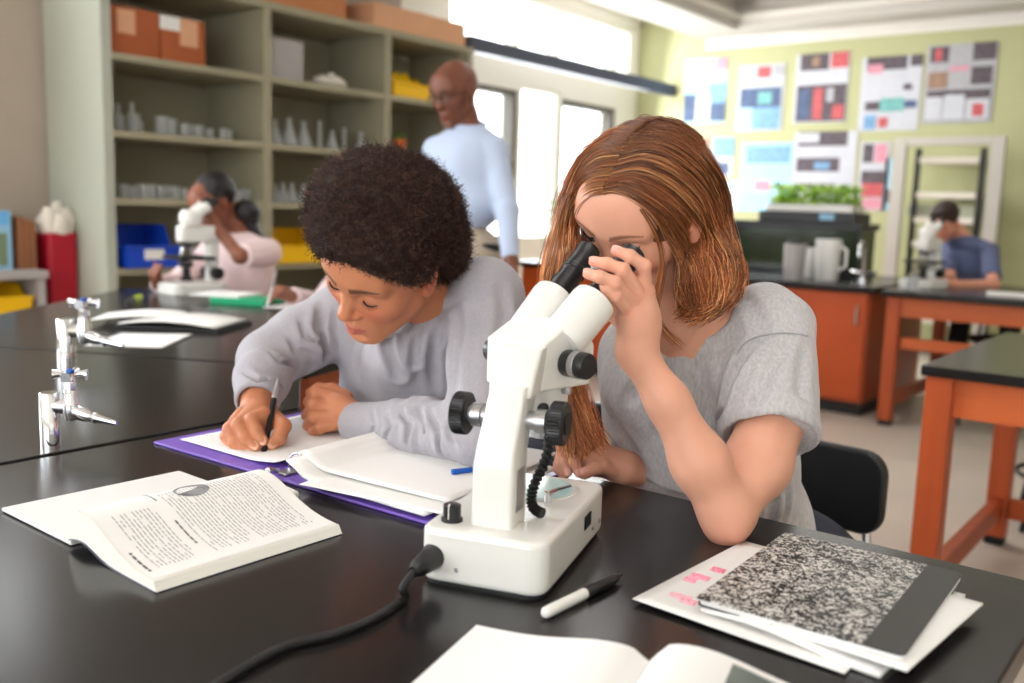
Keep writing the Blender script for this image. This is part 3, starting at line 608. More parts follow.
# pens
def pen(name, label, p, q, r, m1, m2, frac=.55, tip=True, cat='pen', clip=True):
    """barrel material m1 from p, cap material m2 to q"""
    p = np.array(p, float); q = np.array(q, float); A, L = align_T(p, q); t = thing(name, label, cat, (0, 0, 0)); t.matrix_world = A
    k = L*frac
    MB().lathe([(.001,0),(r*.6,.001),(r*.95,.004),(r,.012),(r*.98,k)], 14).build('barrel', m1, t, smooth=True)
    MB().lathe([(r*.9,k),(r*1.02,k+.001),(r*1.02,L*.86),(r*.7,L*.93),(r*.35,L*.95),(r*.2,L),(.0005,L)], 14).build('grip', m2, t, smooth=True)
    if clip: MB().tube([(r*1.1,0,k+.002),(r*1.7,0,k+.006),(r*1.4,0,k+.035)], [.0014,.0016,.0012], 6).build('clip', m2, t, smooth=True)
    return t
a = PL(543, 614, 2, T+.006); b = PL(622, 575, 2, T+.006)
pen('ballpoint_pen', 'white pen with black grip lying beside the microscope base', a, b, .0058, M_white, M_black, .50)
a = PL(297, 496, 2, T+.007); b = PL(247, 474, 2, T+.011)
pen('marker_pen', 'white capped marker leaning on the purple binder edge', a, b, .0062, M_white, M_grey, .5)

# comp notebook on loose papers
cb0, cb1, cb2, cb3 = (PL(*q, 2, T+.012)[:2] for q in ((701, 604), (898, 677), (931, 572), (765, 527)))
ua = (cb1-cb0); wC = np.linalg.norm(ua); ang = math.atan2(ua[1], ua[0])
hs_loc = PL(632, 604, 2, T); hs_inv = (Matrix.Translation((hs_loc[0], hs_loc[1], T+.001)) @ Matrix.Rotation(ang+math.radians(5), 4, 'Z')).inverted()
hs_sheet = sheet('paper_sheet', 'white sheet with pink highlighter marks under the marbled notebook', 'paper', *(PL(632, 604, 2, T)[:2]), .215, .245, T+.001, ang+math.radians(5), lambda u, v: .001+.008*(1-u)*(1-v)*.4)
sh = sheet('paper_sheet', 'thick folded white sheets sticking out below the marbled notebook', 'paper', *(PL(700, 617, 2, T)[:2]), .175, .23, T+.003, ang+math.radians(3), lambda u, v: .002+.004*math.sin(u*5)*(1-v), thick=.004)
sheet('paper_sheet', 'thin white sheet peeking at lower right of the marbled notebook', 'paper', *(PL(770, 638, 2, T)[:2]), .125, .20, T+.0075, ang+math.radians(2), lambda u, v: .003+.002*u, thick=.002)
nb = thing('composition_notebook', 'black and white marbled composition notebook with dark spine strip', 'notebook', (cb0[0]-.004, cb0[1]-.004, T+.0125), ang+math.radians(9))
ul = np.array([math.cos(ang), math.sin(ang)]); HN = .245
dv = (cb3-cb0); shear = 0.0
MB().prism(rrect(.002, .002, wC-.001, HN-.002, .006), .0, .0055).build('page_block', M_paper2, nb)
MB().prism(rrect(0, 0, wC-.036, HN, .001), .0056, .0068).build('marbled_cover', M_speck, nb)
MB().prism([(wC-.036, 0)]+arc(wC-.008, .008, .008, 270, 360, 5)+arc(wC-.008, HN-.008, .008, 0, 90, 5)+[(wC-.036, HN)], .0056, .0070).build('spine_strip', mat('dark_cloth_tape', rgb(62, 62, 60), .55), nb, bevel=.0004)
MB().prism(rrect(0, 0, wC, HN, .008), -.0012, 0).build('back_cover', mat('dark_cloth_tape', rgb(62, 62, 60), .55), nb)
for (px, py, s, rr) in ((700, 577, .020, .5), (690, 580, .012, .3), (718, 570, .014, .6), (680, 597, .022, -.4), (688, 602, .016, -.5)):
    c = PL(px, py, 2, T+.0045); 
    pk = MB(); pk.tube([(c[0]-s/2+s*(q % 7)/6 if (q//7) % 2 == 0 else c[0]+s/2-s*(q % 7)/6, c[1]+(q//7)*.005-.005+.001*math.sin(q*2), c[2]) for q in range(21)], .0011, 5)
    o = pk.build('highlighter_mark', M_pink, hs_sheet); o.matrix_parent_inverse = hs_inv

# open book at the bottom edge
spb = PL(648, 655, 2, T)
b2 = thing('open_book', 'open textbook with a dark picture at the bottom edge, nearest camera', 'book', (-.352, .600, T), math.radians(15))
def zl(u): return .006+.022*math.exp(-((u-.04)/.07)**2)-.016*math.exp(-(u/.010)**2)
def leafblock(sgn, U, V, zt, n=24):
    m = MB(); vs = []
    for j in (0, 1):
        for i in range(n+1):
            u = U*i/n; vs.append((sgn*u, V*(j-1)+.09, zt(u))); vs.append((sgn*u, V*(j-1)+.09, .001))
    k = 2*(n+1); m.v = vs
    for i in range(n):
        a, b, c, d = 2*i, 2*i+1, 2*i+2, 2*i+3
        m.f += [[a, c, c+k, a+k], [b, b+k, d+k, d], [a, b, d, c], [a+k, c+k, d+k, b+k]]
    m.f += [[0, k, k+1, 1], [2*n, 2*n+1, k+2*n+1, k+2*n]]; m.m = [0]*len(m.f); return m
leafblock(-1, .165, .26, lambda u: .004+.012*math.exp(-((u-.03)/.06)**2)-.008*math.exp(-(u/.010)**2)).build('left_pages', M_paper, b2, smooth=True)
leafblock(1, .20, .26, zl).build('right_pages', M_paper, b2, smooth=True)
MB().grid(lambda a, b: (.072+a*.122, -.165+b*.245, zl(.072+a*.122)+.0007), 12, 2).build('printed_picture', mat('picture_print', rgb(92, 102, 98), .5, col2=rgb(120, 128, 120), vscale=30), b2, smooth=True)

# ------------------------------------------------------------------ stereo microscope
TH = math.radians(18.4); AX = np.array([math.cos(TH), math.sin(TH), 0]); BX = np.array([-math.sin(TH), math.cos(TH), 0]); ZX = np.array([0, 0, 1.0])
MC = np.array([-.626, .827, T])
ms = thing('stereo_microscope', 'large white binocular stereo microscope on the front lab table', 'microscope', MC, TH)
base = MB(); base.prism(rrect(-.069, -.125, .069, .118, .020, 6), .004, .060); base.build('base', M_enamel, ms, bevel=.006, seg=3)
MB().prism(rrect(-.065, -.121, .065, .114, .018, 6), 0, .004).build('base_pad', M_blackrub, ms)
for sx in (-.045, .045):
    for sy in (-.10, .10): pass
MB().lathe([(.001,.0),(.046,.0),(.046,.0025),(.001,.003)], 36, TR((-.002, .055, .0598))).build('stage_plate', mat('pale_aqua_glass', rgb(190, 222, 222), .12), ms, smooth=True)
MB().lathe([(.0465,0),(.050,0),(.050,.0015),(.0465,.0015)], 36, TR((-.002, .055, .0600))).build('stage_ring', M_enamel, ms, smooth=True)
for k, (x, y, a) in enumerate(((.030, .006, 1.4), (-.035, .006, 1.75))):
    c = MB(); c.tube([(x, y, .062), (x, y, .074)], .005, 12); c.build('stage_clip_post', M_chrome, ms, smooth=True)
    MB().tube([(x, y, .072), (x+.02*math.cos(a), y+.02*math.sin(a), .071), (x+.055*math.cos(a), y+.055*math.sin(a), .0665)], [.0035, .0028, .0022], 8).build('stage_clip', M_chrome, ms, smooth=True)
kb = MB(); kb.lathe([(.001,0),(.0115,0),(.0115,.003),(.0095,.004),(.0095,.017),(.008,.018),(.001,.018)], 20, TR((-.045, -.092, .0600))); kn = kb.build('dimmer_knob', M_black, ms, smooth=True)
MB().box((-.0455, -.1018, .064), (-.0445, -.0985, .080)).build('knob_mark', M_white, kn)
MB().box((.0695, .02, .030), (.0712, .045, .046)).build('power_switch', M_black, ms, bevel=.001)
for y in (.055, .085): MB().lathe([(.001,0),(.003,0),(.002,.002),(.001,.002)], 10, TR((.070, y, .022), ry=math.radians(90))).build('screw', M_steel, ms)
# plug at the back
MB().tube([(-.052, -.122, .030), (-.052, -.130, .030), (-.052, -.158, .030), (-.053, -.168, .029)], [.014, .0125, .0095, .006], 16).build('cord_socket', M_black, ms, smooth=True)
MB().lathe([(.001,0),(.0025,0),(.002,.001),(.001,.001)], 10, TR((-.025, -.1255, .02), rx=math.radians(90))).build('screw', M_steel, ms)
# column: straight foot and an arm leaning forward
def loft(secs, closed=True):
    """secs: list of (center y, z, half width x, half depth y)"""
    m = MB(); n = None; vs = []
    for cy, z, hx, hy, r in secs:
        pts = rrect(-hx, -hy, hx, hy, r, 4); n = len(pts); vs += [(x, y+cy, z) for x, y in pts]
    k = len(secs); m.v = vs
    m.f = [[i*n+j, i*n+(j+1) % n, (i+1)*n+(j+1) % n, (i+1)*n+j] for i in range(k-1) for j in range(n)]+[list(range(n))[::-1], list(range((k-1)*n, k*n))]; m.m = [0]*len(m.f); return m
loft([(-.072, .058, .0225, .024, .005), (-.072, .122, .0225, .024, .005), (-.068, .138, .0215, .024, .005), (-.040, .190, .0205, .023, .005), (-.034, .202, .020, .022, .005)]).build('arm', M_enamel, ms, smooth=True)
loft([(-.024, .190, .024, .028, .005), (-.014, .212, .026, .032, .006), (.004, .240, .028, .034, .006)]).build('head_bracket', M_enamel, ms, smooth=True)
MB().box((.0222, -.084, .075), (.0232, -.060, .120)).build('side_plate', M_steelw, ms)
# rack slot, focus knobs
def knob_ribbed(r, w, T_, n=44, mat_=M_black):
    m = MB(); vs = []
    prof = [(r*.80, 0), (r*.97, .0015), (r, .003), (r, w-.003), (r*.97, w-.0015), (r*.8, w), (r*.25, w-.001)]
    for rr, z in prof:
        for j in range(2*n):
            q = rr*(1 if j % 2 == 0 or rr < r*.9 else .965); a = math.pi*j/n; vs.append((q*math.cos(a), q*math.sin(a), z))
    N = 2*n; k = len(prof); m.add(vs, [(i*N+j, i*N+(j+1) % N, (i+1)*N+(j+1) % N, (i+1)*N+j) for i in range(k-1) for j in range(N)]+[list(range(N))[::-1], list(range((k-1)*N, k*N))], T_)
    return m
KY, KZ = -.046, .166
for s in (-1, 1):
    R90 = TR((s*.030, KY, KZ), ry=math.radians(90*s))
    MB().lathe([(.010,-.012),(.010,.0),(.013,.001),(.013,.012),(.009,.013),(.009,.018),(.001,.018)], 20, R90).build('focus_shaft', M_steel, ms, smooth=True)
    k = knob_ribbed(.0235, .018, TR((s*.046, KY, KZ), ry=math.radians(90*s))).build('focus_knob', M_black, ms)
    MB().lathe([(.001,0),(.012,0),(.011,.0015),(.001,.002)], 20, TR((s*.0642, KY, KZ), ry=math.radians(90*s))).build('knob_cap', M_blackrub, k, smooth=True)
# corrugated cable from the head down to the base
pth = [(.030, -.028, .180), (.034, -.020, .158), (.036, -.018, .135), (.032, -.022, .112), (.026, -.030, .095), (.024, -.036, .080), (.027, -.040, .070), (.034, -.043, .0665), (.040, -.045, .0655)]
def spline(P, n):
    P = [np.array(p, float) for p in P]; Q = [2*P[0]-P[1]]+P+[2*P[-1]-P[-2]]; out = []
    for i in range(1, len(Q)-2):
        for k in range(n):
            t = k/n; a, b, c, d = Q[i-1:i+3]
            out.append(.5*((2*b)+(-a+c)*t+(2*a-5*b+4*c-d)*t*t+(-a+3*b-3*c+d)*t**3))
    out.append(Q[-2]); return out
sp = spline(pth, 10); MB().tube(sp, [.0062 if (i//1) % 3 else .0044 for i in range(len(sp))], 12).build('cable_guard', M_blackrub, ms, smooth=True)
# viewing head, turned on the arm towards the girl
HO = W(540, 352, 1.085); HO = HO-0.0*AX
hd = np.array([math.cos(math.radians(84)), math.sin(math.radians(84)), 0]); hx = np.array([hd[1], -hd[0], 0])
Hc = Matrix.Rotation(-TH, 4, 'Z') @ Matrix.Translation(Vector(-MC)) @ frame_T(HO, hx, hd, ZX)      # head frame -> microscope frame
hb = MB()
sec = [(-.044, -.010, .022), (-.044, .018, .018), (-.014, .046, .010), (.030, .040, .008), (.044, .020, .01), (.044, -.028, .02), (-.030, -.028, .02)]
prof = [(-.045, -.036), (.040, -.036), (.046, -.020), (.046, .010), (.030, .034), (.004, .040), (-.045, .016)]
ws = [(-.038, .80), (-.042, .97), (-.036, 1.0)]
vs = []; xs = [(-.043, .94), (-.040, 1.0), (.040, 1.0), (.043, .94)]
cy = sum(p[0] for p in prof)/len(prof); cz = sum(p[1] for p in prof)/len(prof)
for x, s in xs: vs += [(x, cy+(p[0]-cy)*s, cz+(p[1]-cz)*s) for p in prof]
n = len(prof); hb.add(vs, [(i*n+j, (i+1)*n+j, (i+1)*n+(j+1) % n, i*n+(j+1) % n) for i in range(3) for j in range(n)]+[list(range(n)), list(range(3*n, 4*n))[::-1]], Hc)
hb.build('viewing_head', M_enamel, ms, bevel=.006, seg=4, angle=20)
MB().lathe([(.001,-.055),(.024,-.055),(.026,-.05),(.026,.0),(.001,.0)], 28, Hc @ TR((0, .012, -.026))).build('objective_housing', M_enamel, ms, smooth=True)
MB().lathe([(.001,-.02),(.020,-.02),(.0205,.0),(.001,.0)], 24, Hc @ TR((0, .012, -.079))).build('objective_lens', M_steel, ms, smooth=True)
for s in (-1, 1):
    Tk = Hc @ TR((s*.042, -.004, -.006), ry=math.radians(90*s))
    k = MB().lathe([(.001,0),(.0135,0),(.0150,.003),(.0150,.014),(.001,.014)], 28, Tk).build('zoom_knob', M_black, ms, smooth=True)
    MB().lathe([(.0152,.014),(.0155,.0145),(.0155,.0215),(.0150,.022),(.001,.022)], 28, Tk).build('knob_ring', M_steel, k, smooth=True)
    MB().lathe([(.0148,.022),(.0148,.032),(.0135,.034),(.001,.034)], 28, Tk).build('knob_end', M_black, k, smooth=True)
MB().lathe([(.001,0),(.006,0),(.006,.01),(.001,.011)], 14, Hc @ TR((.030, .014, -.045))).build('lock_screw', M_steel, ms, smooth=True)
EL = math.radians(40); EYES = []
for s in (-1, 1):
    dl = np.array([s*.05, math.cos(EL), math.sin(EL)]); dl /= np.linalg.norm(dl)
    o = np.array([s*.0275+.001, .012, .022]); e = o+dl*.060
    TT, L = align_T(o, e)
    MB().lathe([(.001,-.012),(.0245,-.012),(.0262,-.004),(.0272,.050),(.0262,.056),(.0200,.0585),(.001,.0585)], 30, Hc @ TT).build('eye_tube', M_enamel, ms, smooth=True)
    ey = MB().lathe([(.001,.058),(.0160,.058),(.0163,.064),(.0163,.082),(.0150,.083),(.0150,.098),(.0162,.099),(.0162,.105),(.0152,.106),(.0145,.126),(.0158,.138),(.0150,.142),(.0120,.140),(.0115,.126),(.001,.125)], 30, Hc @ TT).build('eyepiece', M_black, ms, smooth=True)
    EYES.append(np.array((frame_T(HO, hx, hd, ZX) @ Vector(tuple(o+dl*.126)))))
# power cord
cp = [np.array(MC)+AX*-.053+BX*-.166+ZX*.029, np.array(MC)+AX*-.056+BX*-.185+ZX*.018]+[PL(px, py, 2, T+.0045) for px, py in ((405, 597), (375, 618), (335, 634), (290, 645), (255, 662), (222, 682), (170, 715), (120, 760))]
o = MB().tube(spline(cp, 8), .0042, 10).build('power_cord', M_blackrub, smooth=True); tag(o, 'black power cord running from the large microscope to the lower edge', 'cord')

# ------------------------------------------------------------------ gas taps on the left table
def gas_tap(label, loc, s=1.0, rz=0.0):
    t = thing('gas_tap', label, 'tap', loc, rz)
    def TRs(*a, **k): return Matrix.Scale(s, 4) @ TR(*a, **k)
    MB().lathe([(.001,0),(.0125,0),(.0125,.062),(.0115,.0635),(.001,.064)], 24, Matrix.Scale(s, 4)).build('pillar', M_chrome, t, smooth=True)
    t.scale = (.86, .86, 1.0)
    b = MB(); b.tube([(.008, 0, .048), (.026, 0, .048)], .0085, 14, T=Matrix.Scale(s, 4)); b.lathe([(.001,-.016),(.008,-.014),(.0105,-.006),(.0105,.008),(.0085,.012),(.0085,.020),(.0068,.021),(.0068,.030),(.001,.030)], 16, TRs((.032, 0, .048)))
    b.tube([(.036, 0, .044), (.050, 0, .041), (.060, 0, .039)], [.0085, .0085, .006], 14, T=Matrix.Scale(s, 4)); v = b.build('valve_body', M_chrome, t, smooth=True)
    MB().lathe([(.0075,0),(.0082,.001),(.0082,.0075),(.0075,.0085)], 6, TRs((.032, 0, .068))).build('hex_nut', M_chrome, v)
    MB().tube([(.058, 0, .0395), (.064, 0, .0385), (.066, 0, .038), (.070, 0, .0375), (.092, 0, .034), (.096, 0, .0335)], [.0055, .0055, .0068, .0050, .0030, .0024], 14, T=Matrix.Scale(s, 4)).build('hose_nozzle', M_chrome, t, smooth=True)
    h = MB(); h.lathe([(.001,.0),(.007,.0),(.008,.004),(.006,.009),(.001,.010)], 14, TRs((.032, 0, .078)))
    for k in range(4):
        a = math.pi/2*k+.3; h.tube([(.032+.004*math.cos(a), .004*math.sin(a), .084), (.032+.014*math.cos(a), .014*math.sin(a), .086), (.032+.021*math.cos(a), .021*math.sin(a), .085)], [.0035, .0045, .0062], 10, T=Matrix.Scale(s, 4))
    hh = h.build('cross_handle', M_chrome, t, smooth=True)
    MB().lathe([(.001,.0),(.0055,.0),(.005,.003),(.001,.004)], 14, TRs((.032, 0, .088))).build('index_button', M_bluec, hh, smooth=True)
    return t
gas_tap('chrome gas tap with blue button on the left table, nearest the camera', PL(51, 447, 2, T), 1.36, math.radians(28))
gas_tap('smaller looking chrome gas tap beyond the nearest one on left table', PL(67, 368, 2, T), 1.75, math.radians(25))
# papers, folder and glasses on the left table
a = PL(78, 345, 2, T); 
sheet('paper_sheet', 'white printed paper lying flat beyond the far gas tap', 'paper', *PL(84, 346, 2, T)[:2], .20, .24, T+.001, math.radians(38), lambda u, v: .004*u*v)
f = thing('open_folder', 'open dark folder with white papers on the angled table', 'folder', PL(118, 328, 2, T), math.radians(30))
MB().grid(lambda u, v: (.30*u, .22*v, .012+.012*math.sin(u*math.pi)), 10, 2).build('papers', M_paper, f, smooth=True, thick=.004)
MB().box((-.005, -.005, 0), (.315, .23, .010)).build('cover', M_black, f, bevel=.002)
sheet('paper_sheet', 'sheet of paper with drawings leaning over the open folder', 'paper', *PL(88, 326, 2, T)[:2], .24, .20, T+.016, math.radians(45), lambda u, v: .014*math.sin(u*2.5))
t = thing('highlighter', 'lime and black highlighter on the angled table near microscope', 'highlighter', (0, 0, 0)); a = PL(140, 297, 2, T+.008); b = PL(126, 303, 2, T+.008)
MB().tube([a, (a+b)/2], .012, 10).build('cap', M_lime, t, smooth=True); MB().tube([(a+b)/2, b], .011, 10).build('barrel', M_black, t, smooth=True)
g = thing('notebook', 'green notebook under a white pad by the hidden writing hand', 'notebook', PL(240, 303, 2, T), math.radians(25))
MB().box((-.09, -.06, 0), (.13, .10, .022)).build('green_cover', M_green, g, bevel=.002); MB().box((-.18, -.05, .0225), (.02, .13, .03)).build('pad', M_paper, g, bevel=.002)
sheet('paper_sheet', 'white sheet under the hand holding a pen behind the boy', 'paper', *PL(262, 308, 2, T)[:2], .22, .2, T+.002, math.radians(20))

# ------------------------------------------------------------------ smaller compound microscopes
def compound_microscope(label, loc, rz, s=1.0):
    t = thing('compound_microscope', label, 'microscope', loc, rz); S_ = Matrix.Scale(s, 4)
    MB().prism(rrect(-.085, -.10, .085, .10, .03), 0, .045, S_).build('base', M_enamel, t, bevel=.008)
    MB().prism(rrect(-.025, -.098, .025, -.058, .01), .045, .20, S_).build('arm', M_enamel, t, bevel=.006)
    MB().prism(rrect(-.030, -.10, .030, .05, .02), .185, .245, S_).build('arm_bridge', M_enamel, t, bevel=.010)
    st = MB().box((-.075, -.055, .125), (.075, .075, .137), S_).build('stage', M_black, t, bevel=.002)
    MB().lathe([(.001,.05),(.022,.05),(.022,.06),(.014,.065),(.014,.095),(.025,.10),(.025,.118),(.001,.118)], 18, S_ @ TR((0, .02, 0))).build('condenser', M_black, t, smooth=True)
    MB().lathe([(.001,.165),(.022,.168),(.034,.185),(.001,.187)], 20, S_ @ TR((0, .02, 0))).build('nosepiece', M_steel, t, smooth=True)
    for a in (0, 2.1, 4.2): MB().tube([(.014*math.cos(a), .02+.014*math.sin(a), .17), (.024*math.cos(a), .02+.024*math.sin(a), .143)], [.009, .006], 10, T=S_).build('objective', M_steel, t, smooth=True)
    MB().lathe([(.001,.245),(.036,.245),(.040,.258),(.040,.285),(.030,.30),(.001,.302)], 24, S_ @ TR((0, .0, 0))).build('viewing_head', M_enamel, t, smooth=True)
    for x in (-.024, .024):
        MB().tube([(x*.8, -.0, .275), (x, -.055, .315)], .019, 16, T=S_).build('eye_tube', M_enamel, t, smooth=True)
        MB().tube([(x, -.054, .314), (x*1.05, -.085, .337)], .0145, 16, T=S_).build('eyepiece', M_black, t, smooth=True)
    for x in (-1, 1): MB().tube([(x*.024, -.078, .075), (x*.052, -.078, .075)], .022, 18, T=S_).build('focus_knob', M_black, t, smooth=True)
    return t
compound_microscope('white compound microscope used by the girl in pink, left background', PL(192, 294, 2, T), math.radians(172), 1.12)
compound_microscope('white microscope on the far table in front of blue-shirted student', (-1.50, 5.72, T), math.radians(165), 1.15)
jug('glass_jar', 'small clear jar on far table left of its microscope', (-1.50, 5.50, T), .03, .09, M_glass, 'jar', False)
MB_ = thing('paper_pile', 'pile of white papers beside the blue-shirted student arm', 'papers', (-1.02, 5.60, T), .2)
MB().box((-.12, -.09, 0), (.12, .09, .015)).build('sheets', M_paper, MB_, bevel=.003)
# ------------------------------------------------------------------ implicit surfaces for bodies and clothes
def nrm(v): v = np.array(v, float); return v/(np.linalg.norm(v)+1e-12)
class Field:
    """smooth union of tapered limbs and ellipsoids, meshed as one continuous surface"""
    def __init__(s): s.ops = []; s.fr = None
    def frame(s, o=None, R=None, sc=1.0): s.fr = None if o is None else (np.array(o, float), np.array(R, float), sc); return s   # R: columns are local axes in world
    def _w(s, p):
        p = np.array(p, float)
        return p if s.fr is None else s.fr[0]+s.fr[1]@(p*s.fr[2])
    def _s(s): return 1.0 if s.fr is None else s.fr[2]
    def rc(s, a, b, ra, rb, k=.01, sub=False, reset=False):
        q = s._s(); a = s._w(a); b = s._w(b); ra *= q; rb *= q; k *= q; m = max(ra, rb)+k
        s.ops.append(('rc', (a, b, ra, rb), k, sub, np.minimum(a, b)-m, np.maximum(a, b)+m)); return s
    def chain(s, pts, rs, k=.01, sub=False):
        for i in range(len(pts)-1): s.rc(pts[i], pts[i+1], rs[i], rs[i+1], k, sub)
        return s
    def ell(s, c, r, k=.01, sub=False, R=None):
        q = s._s(); c = s._w(c); r = np.array(r, float)*q; k *= q
        A = np.eye(3) if R is None else np.array(R, float)
        if s.fr is not None: A = s.fr[1]@A
        e = np.abs(A)@r+k
        s.ops.append(('ell', (c, r, A), k, sub, c-e, c+e)); return s
    def cone(s, a, b, ra, rb, k=.005, sub=False, rnd=.003, ax=None, sq=1.0):
        """flat-ended cone; sq squashes it along the ax direction"""
        a = s._w(a); b = s._w(b); m = max(ra, rb)*max(1, sq)+k+rnd
        s.ops.append(('cone', (a, b, ra, rb, rnd, None if ax is None else nrm(ax), sq), k, sub, np.minimum(a, b)-m, np.maximum(a, b)+m)); return s
    def half(s, p, n, k=.003):
        """cut away everything on the side the normal points to"""
        p = s._w(p); n = nrm(n if s.fr is None else s.fr[1]@np.array(n, float)); s.ops.append(('half', (p, n), k, True, np.full(3, -1e9), np.full(3, 1e9))); return s
    @staticmethod
    def _ev(kind, prm, P):
        if kind == 'rc':
            a, b, ra, rb = prm; ba = b-a; L2 = ba@ba+1e-12; pa = P-a; t = np.clip(pa@ba/L2, 0, 1)
            return np.sqrt(((pa-t[..., None]*ba)**2).sum(-1))-(ra+(rb-ra)*t)
        if kind == 'ell':
            c, r, A = prm; q = (P-c)@A; k0 = np.sqrt(((q/r)**2).sum(-1)); k1 = np.sqrt(((q/(r*r))**2).sum(-1))+1e-9
            return k0*(k0-1)/k1
        if kind == 'cone':
            a, b, ra, rb, rnd, ax, sq = prm; ba = b-a; L = np.linalg.norm(ba); u = ba/L; pa = P-a; h = pa@u; q = pa-h[..., None]*u
            if ax is not None:
                w = nrm(ax-(ax@u)*u); c = q@w; q = q+((1/sq-1)*c)[..., None]*w
            rr = np.sqrt((q**2).sum(-1)); t = np.clip(h/L, 0, 1); dr = rr-(ra+(rb-ra)*t)+rnd; dh = np.maximum(-h, h-L)+rnd
            return np.minimum(np.maximum(dr, dh), 0)+np.sqrt(np.maximum(dr, 0)**2+np.maximum(dh, 0)**2)-rnd
        if kind == 'half':
            p, n = prm; return -((P-p)@n)
    def value(s, P, ops):
        F = np.full(P.shape[:-1], .08)
        for kind, prm, k, sub, lo, hi in ops:
            d = s._ev(kind, prm, P)
            if sub:
                a, b = F, -d; h = np.clip(.5-.5*(b-a)/k, 0, 1); F = a*h+b*(1-h)+k*h*(1-h)
            else:
                h = np.clip(.5+.5*(F-d)/k, 0, 1); F = F*(1-h)+d*h-k*h*(1-h)
        return F
    def mesh(s, name, material, res=.003, parent=None, disp=None, color=None, B=24, pad=.012):
        ad = [o for o in s.ops if not o[3]]
        lo = np.min([o[4] for o in ad], 0)-pad; hi = np.max([o[5] for o in ad], 0)+pad
        n = np.ceil((hi-lo)/res).astype(int)+1; G = np.full(n, .05, np.float32)
        for i in range(0, n[0], B):
            for j in range(0, n[1], B):
                for k in range(0, n[2], B):
                    e = np.minimum([i+B, j+B, k+B], n); b0 = lo+np.array([i, j, k])*res; b1 = lo+(e-1)*res
                    act = [o for o in s.ops if np.all(o[4]-.004 <= b1) and np.all(o[5]+.004 >= b0)]
                    if not any(not o[3] for o in act): continue
                    X, Y, Z = np.meshgrid(*[lo[q]+np.arange([i, j, k][q], e[q])*res for q in range(3)], indexing='ij')
                    P = np.stack([X, Y, Z], -1); c = P.reshape(-1, 3).mean(0)
                    F = s.value(P, act)
                    if disp is not None:
                        mk = np.abs(F) < .02
                        if mk.any(): F[mk] += disp(P[mk])
                    G[i:e[0], j:e[1], k:e[2]] = F
        V, Q = surface_nets(G, lo, res)
        me = bpy.data.meshes.new(name); me.vertices.add(len(V)); me.vertices.foreach_set('co', V.astype(np.float32).ravel())
        me.loops.add(Q.size); me.loops.foreach_set('vertex_index', Q.astype(np.int32).ravel()); me.polygons.add(len(Q))
        me.polygons.foreach_set('loop_start', np.arange(0, Q.size, 4, dtype=np.int32)); me.polygons.foreach_set('loop_total', np.full(len(Q), 4, np.int32))
        me.polygons.foreach_set('use_smooth', np.ones(len(Q), bool)); me.update(calc_edges=True); me.validate()
        me.materials.append(material)
        if color is not None:
            at = me.color_attributes.new('Col', 'FLOAT_COLOR', 'POINT'); c = color(V); at.data.foreach_set('color', np.concatenate([c, np.ones((len(c), 1))], 1).astype(np.float32).ravel())
        o = bpy.data.objects.new(name, me); COL.objects.link(o)
        if parent is not None: o.parent = parent
        return o
def surface_nets(G, lo, res):
    S = G < 0; n = np.array(G.shape)
    c = np.zeros(n-1, np.int8)
    for d in np.ndindex(2, 2, 2): c += S[d[0]:n[0]-1+d[0], d[1]:n[1]-1+d[1], d[2]:n[2]-1+d[2]]
    act = (c > 0) & (c < 8); idx = np.argwhere(act); ids = np.full(act.shape, -1, np.int64); ids[act] = np.arange(len(idx))
    acc = np.zeros((len(idx), 3)); cnt = np.zeros(len(idx))
    for ax in range(3):
        for o1 in (0, 1):
            for o2 in (0, 1):
                off = [0, 0, 0]; oth = [q for q in range(3) if q != ax]; off[oth[0]] = o1; off[oth[1]] = o2
                p = idx+off; q = p.copy(); q[:, ax] += 1
                a = G[p[:, 0], p[:, 1], p[:, 2]]; b = G[q[:, 0], q[:, 1], q[:, 2]]; m = (a < 0) != (b < 0)
                t = np.where(m, a/np.where(m, a-b, 1), 0); v = p.astype(float); v[:, ax] += t
                acc[m] += v[m]; cnt[m] += 1
    V = acc/cnt[:, None]*res+lo
    Q = []
    for ax in range(3):
        oth = [q for q in range(3) if q != ax]; sl = [slice(0, n[q]) for q in range(3)]
        a = [slice(None)]*3; b = [slice(None)]*3; a[ax] = slice(0, n[ax]-1); b[ax] = slice(1, n[ax])
        m = S[tuple(a)] != S[tuple(b)]; e = np.argwhere(m)
        e = e[(e[:, oth[0]] > 0) & (e[:, oth[1]] > 0) & (e[:, oth[0]] < n[oth[0]]-1) & (e[:, oth[1]] < n[oth[1]]-1)]
        inside = S[e[:, 0], e[:, 1], e[:, 2]]
        def cell(d0, d1):
            p = e.copy(); p[:, oth[0]] -= d0; p[:, oth[1]] -= d1; return ids[p[:, 0], p[:, 1], p[:, 2]]
        q = np.stack([cell(1, 1), cell(0, 1), cell(0, 0), cell(1, 0)], 1)
        flip = inside if ax != 1 else ~inside
        q[~flip] = q[~flip][:, ::-1]; Q.append(q)
    return V, np.concatenate(Q)
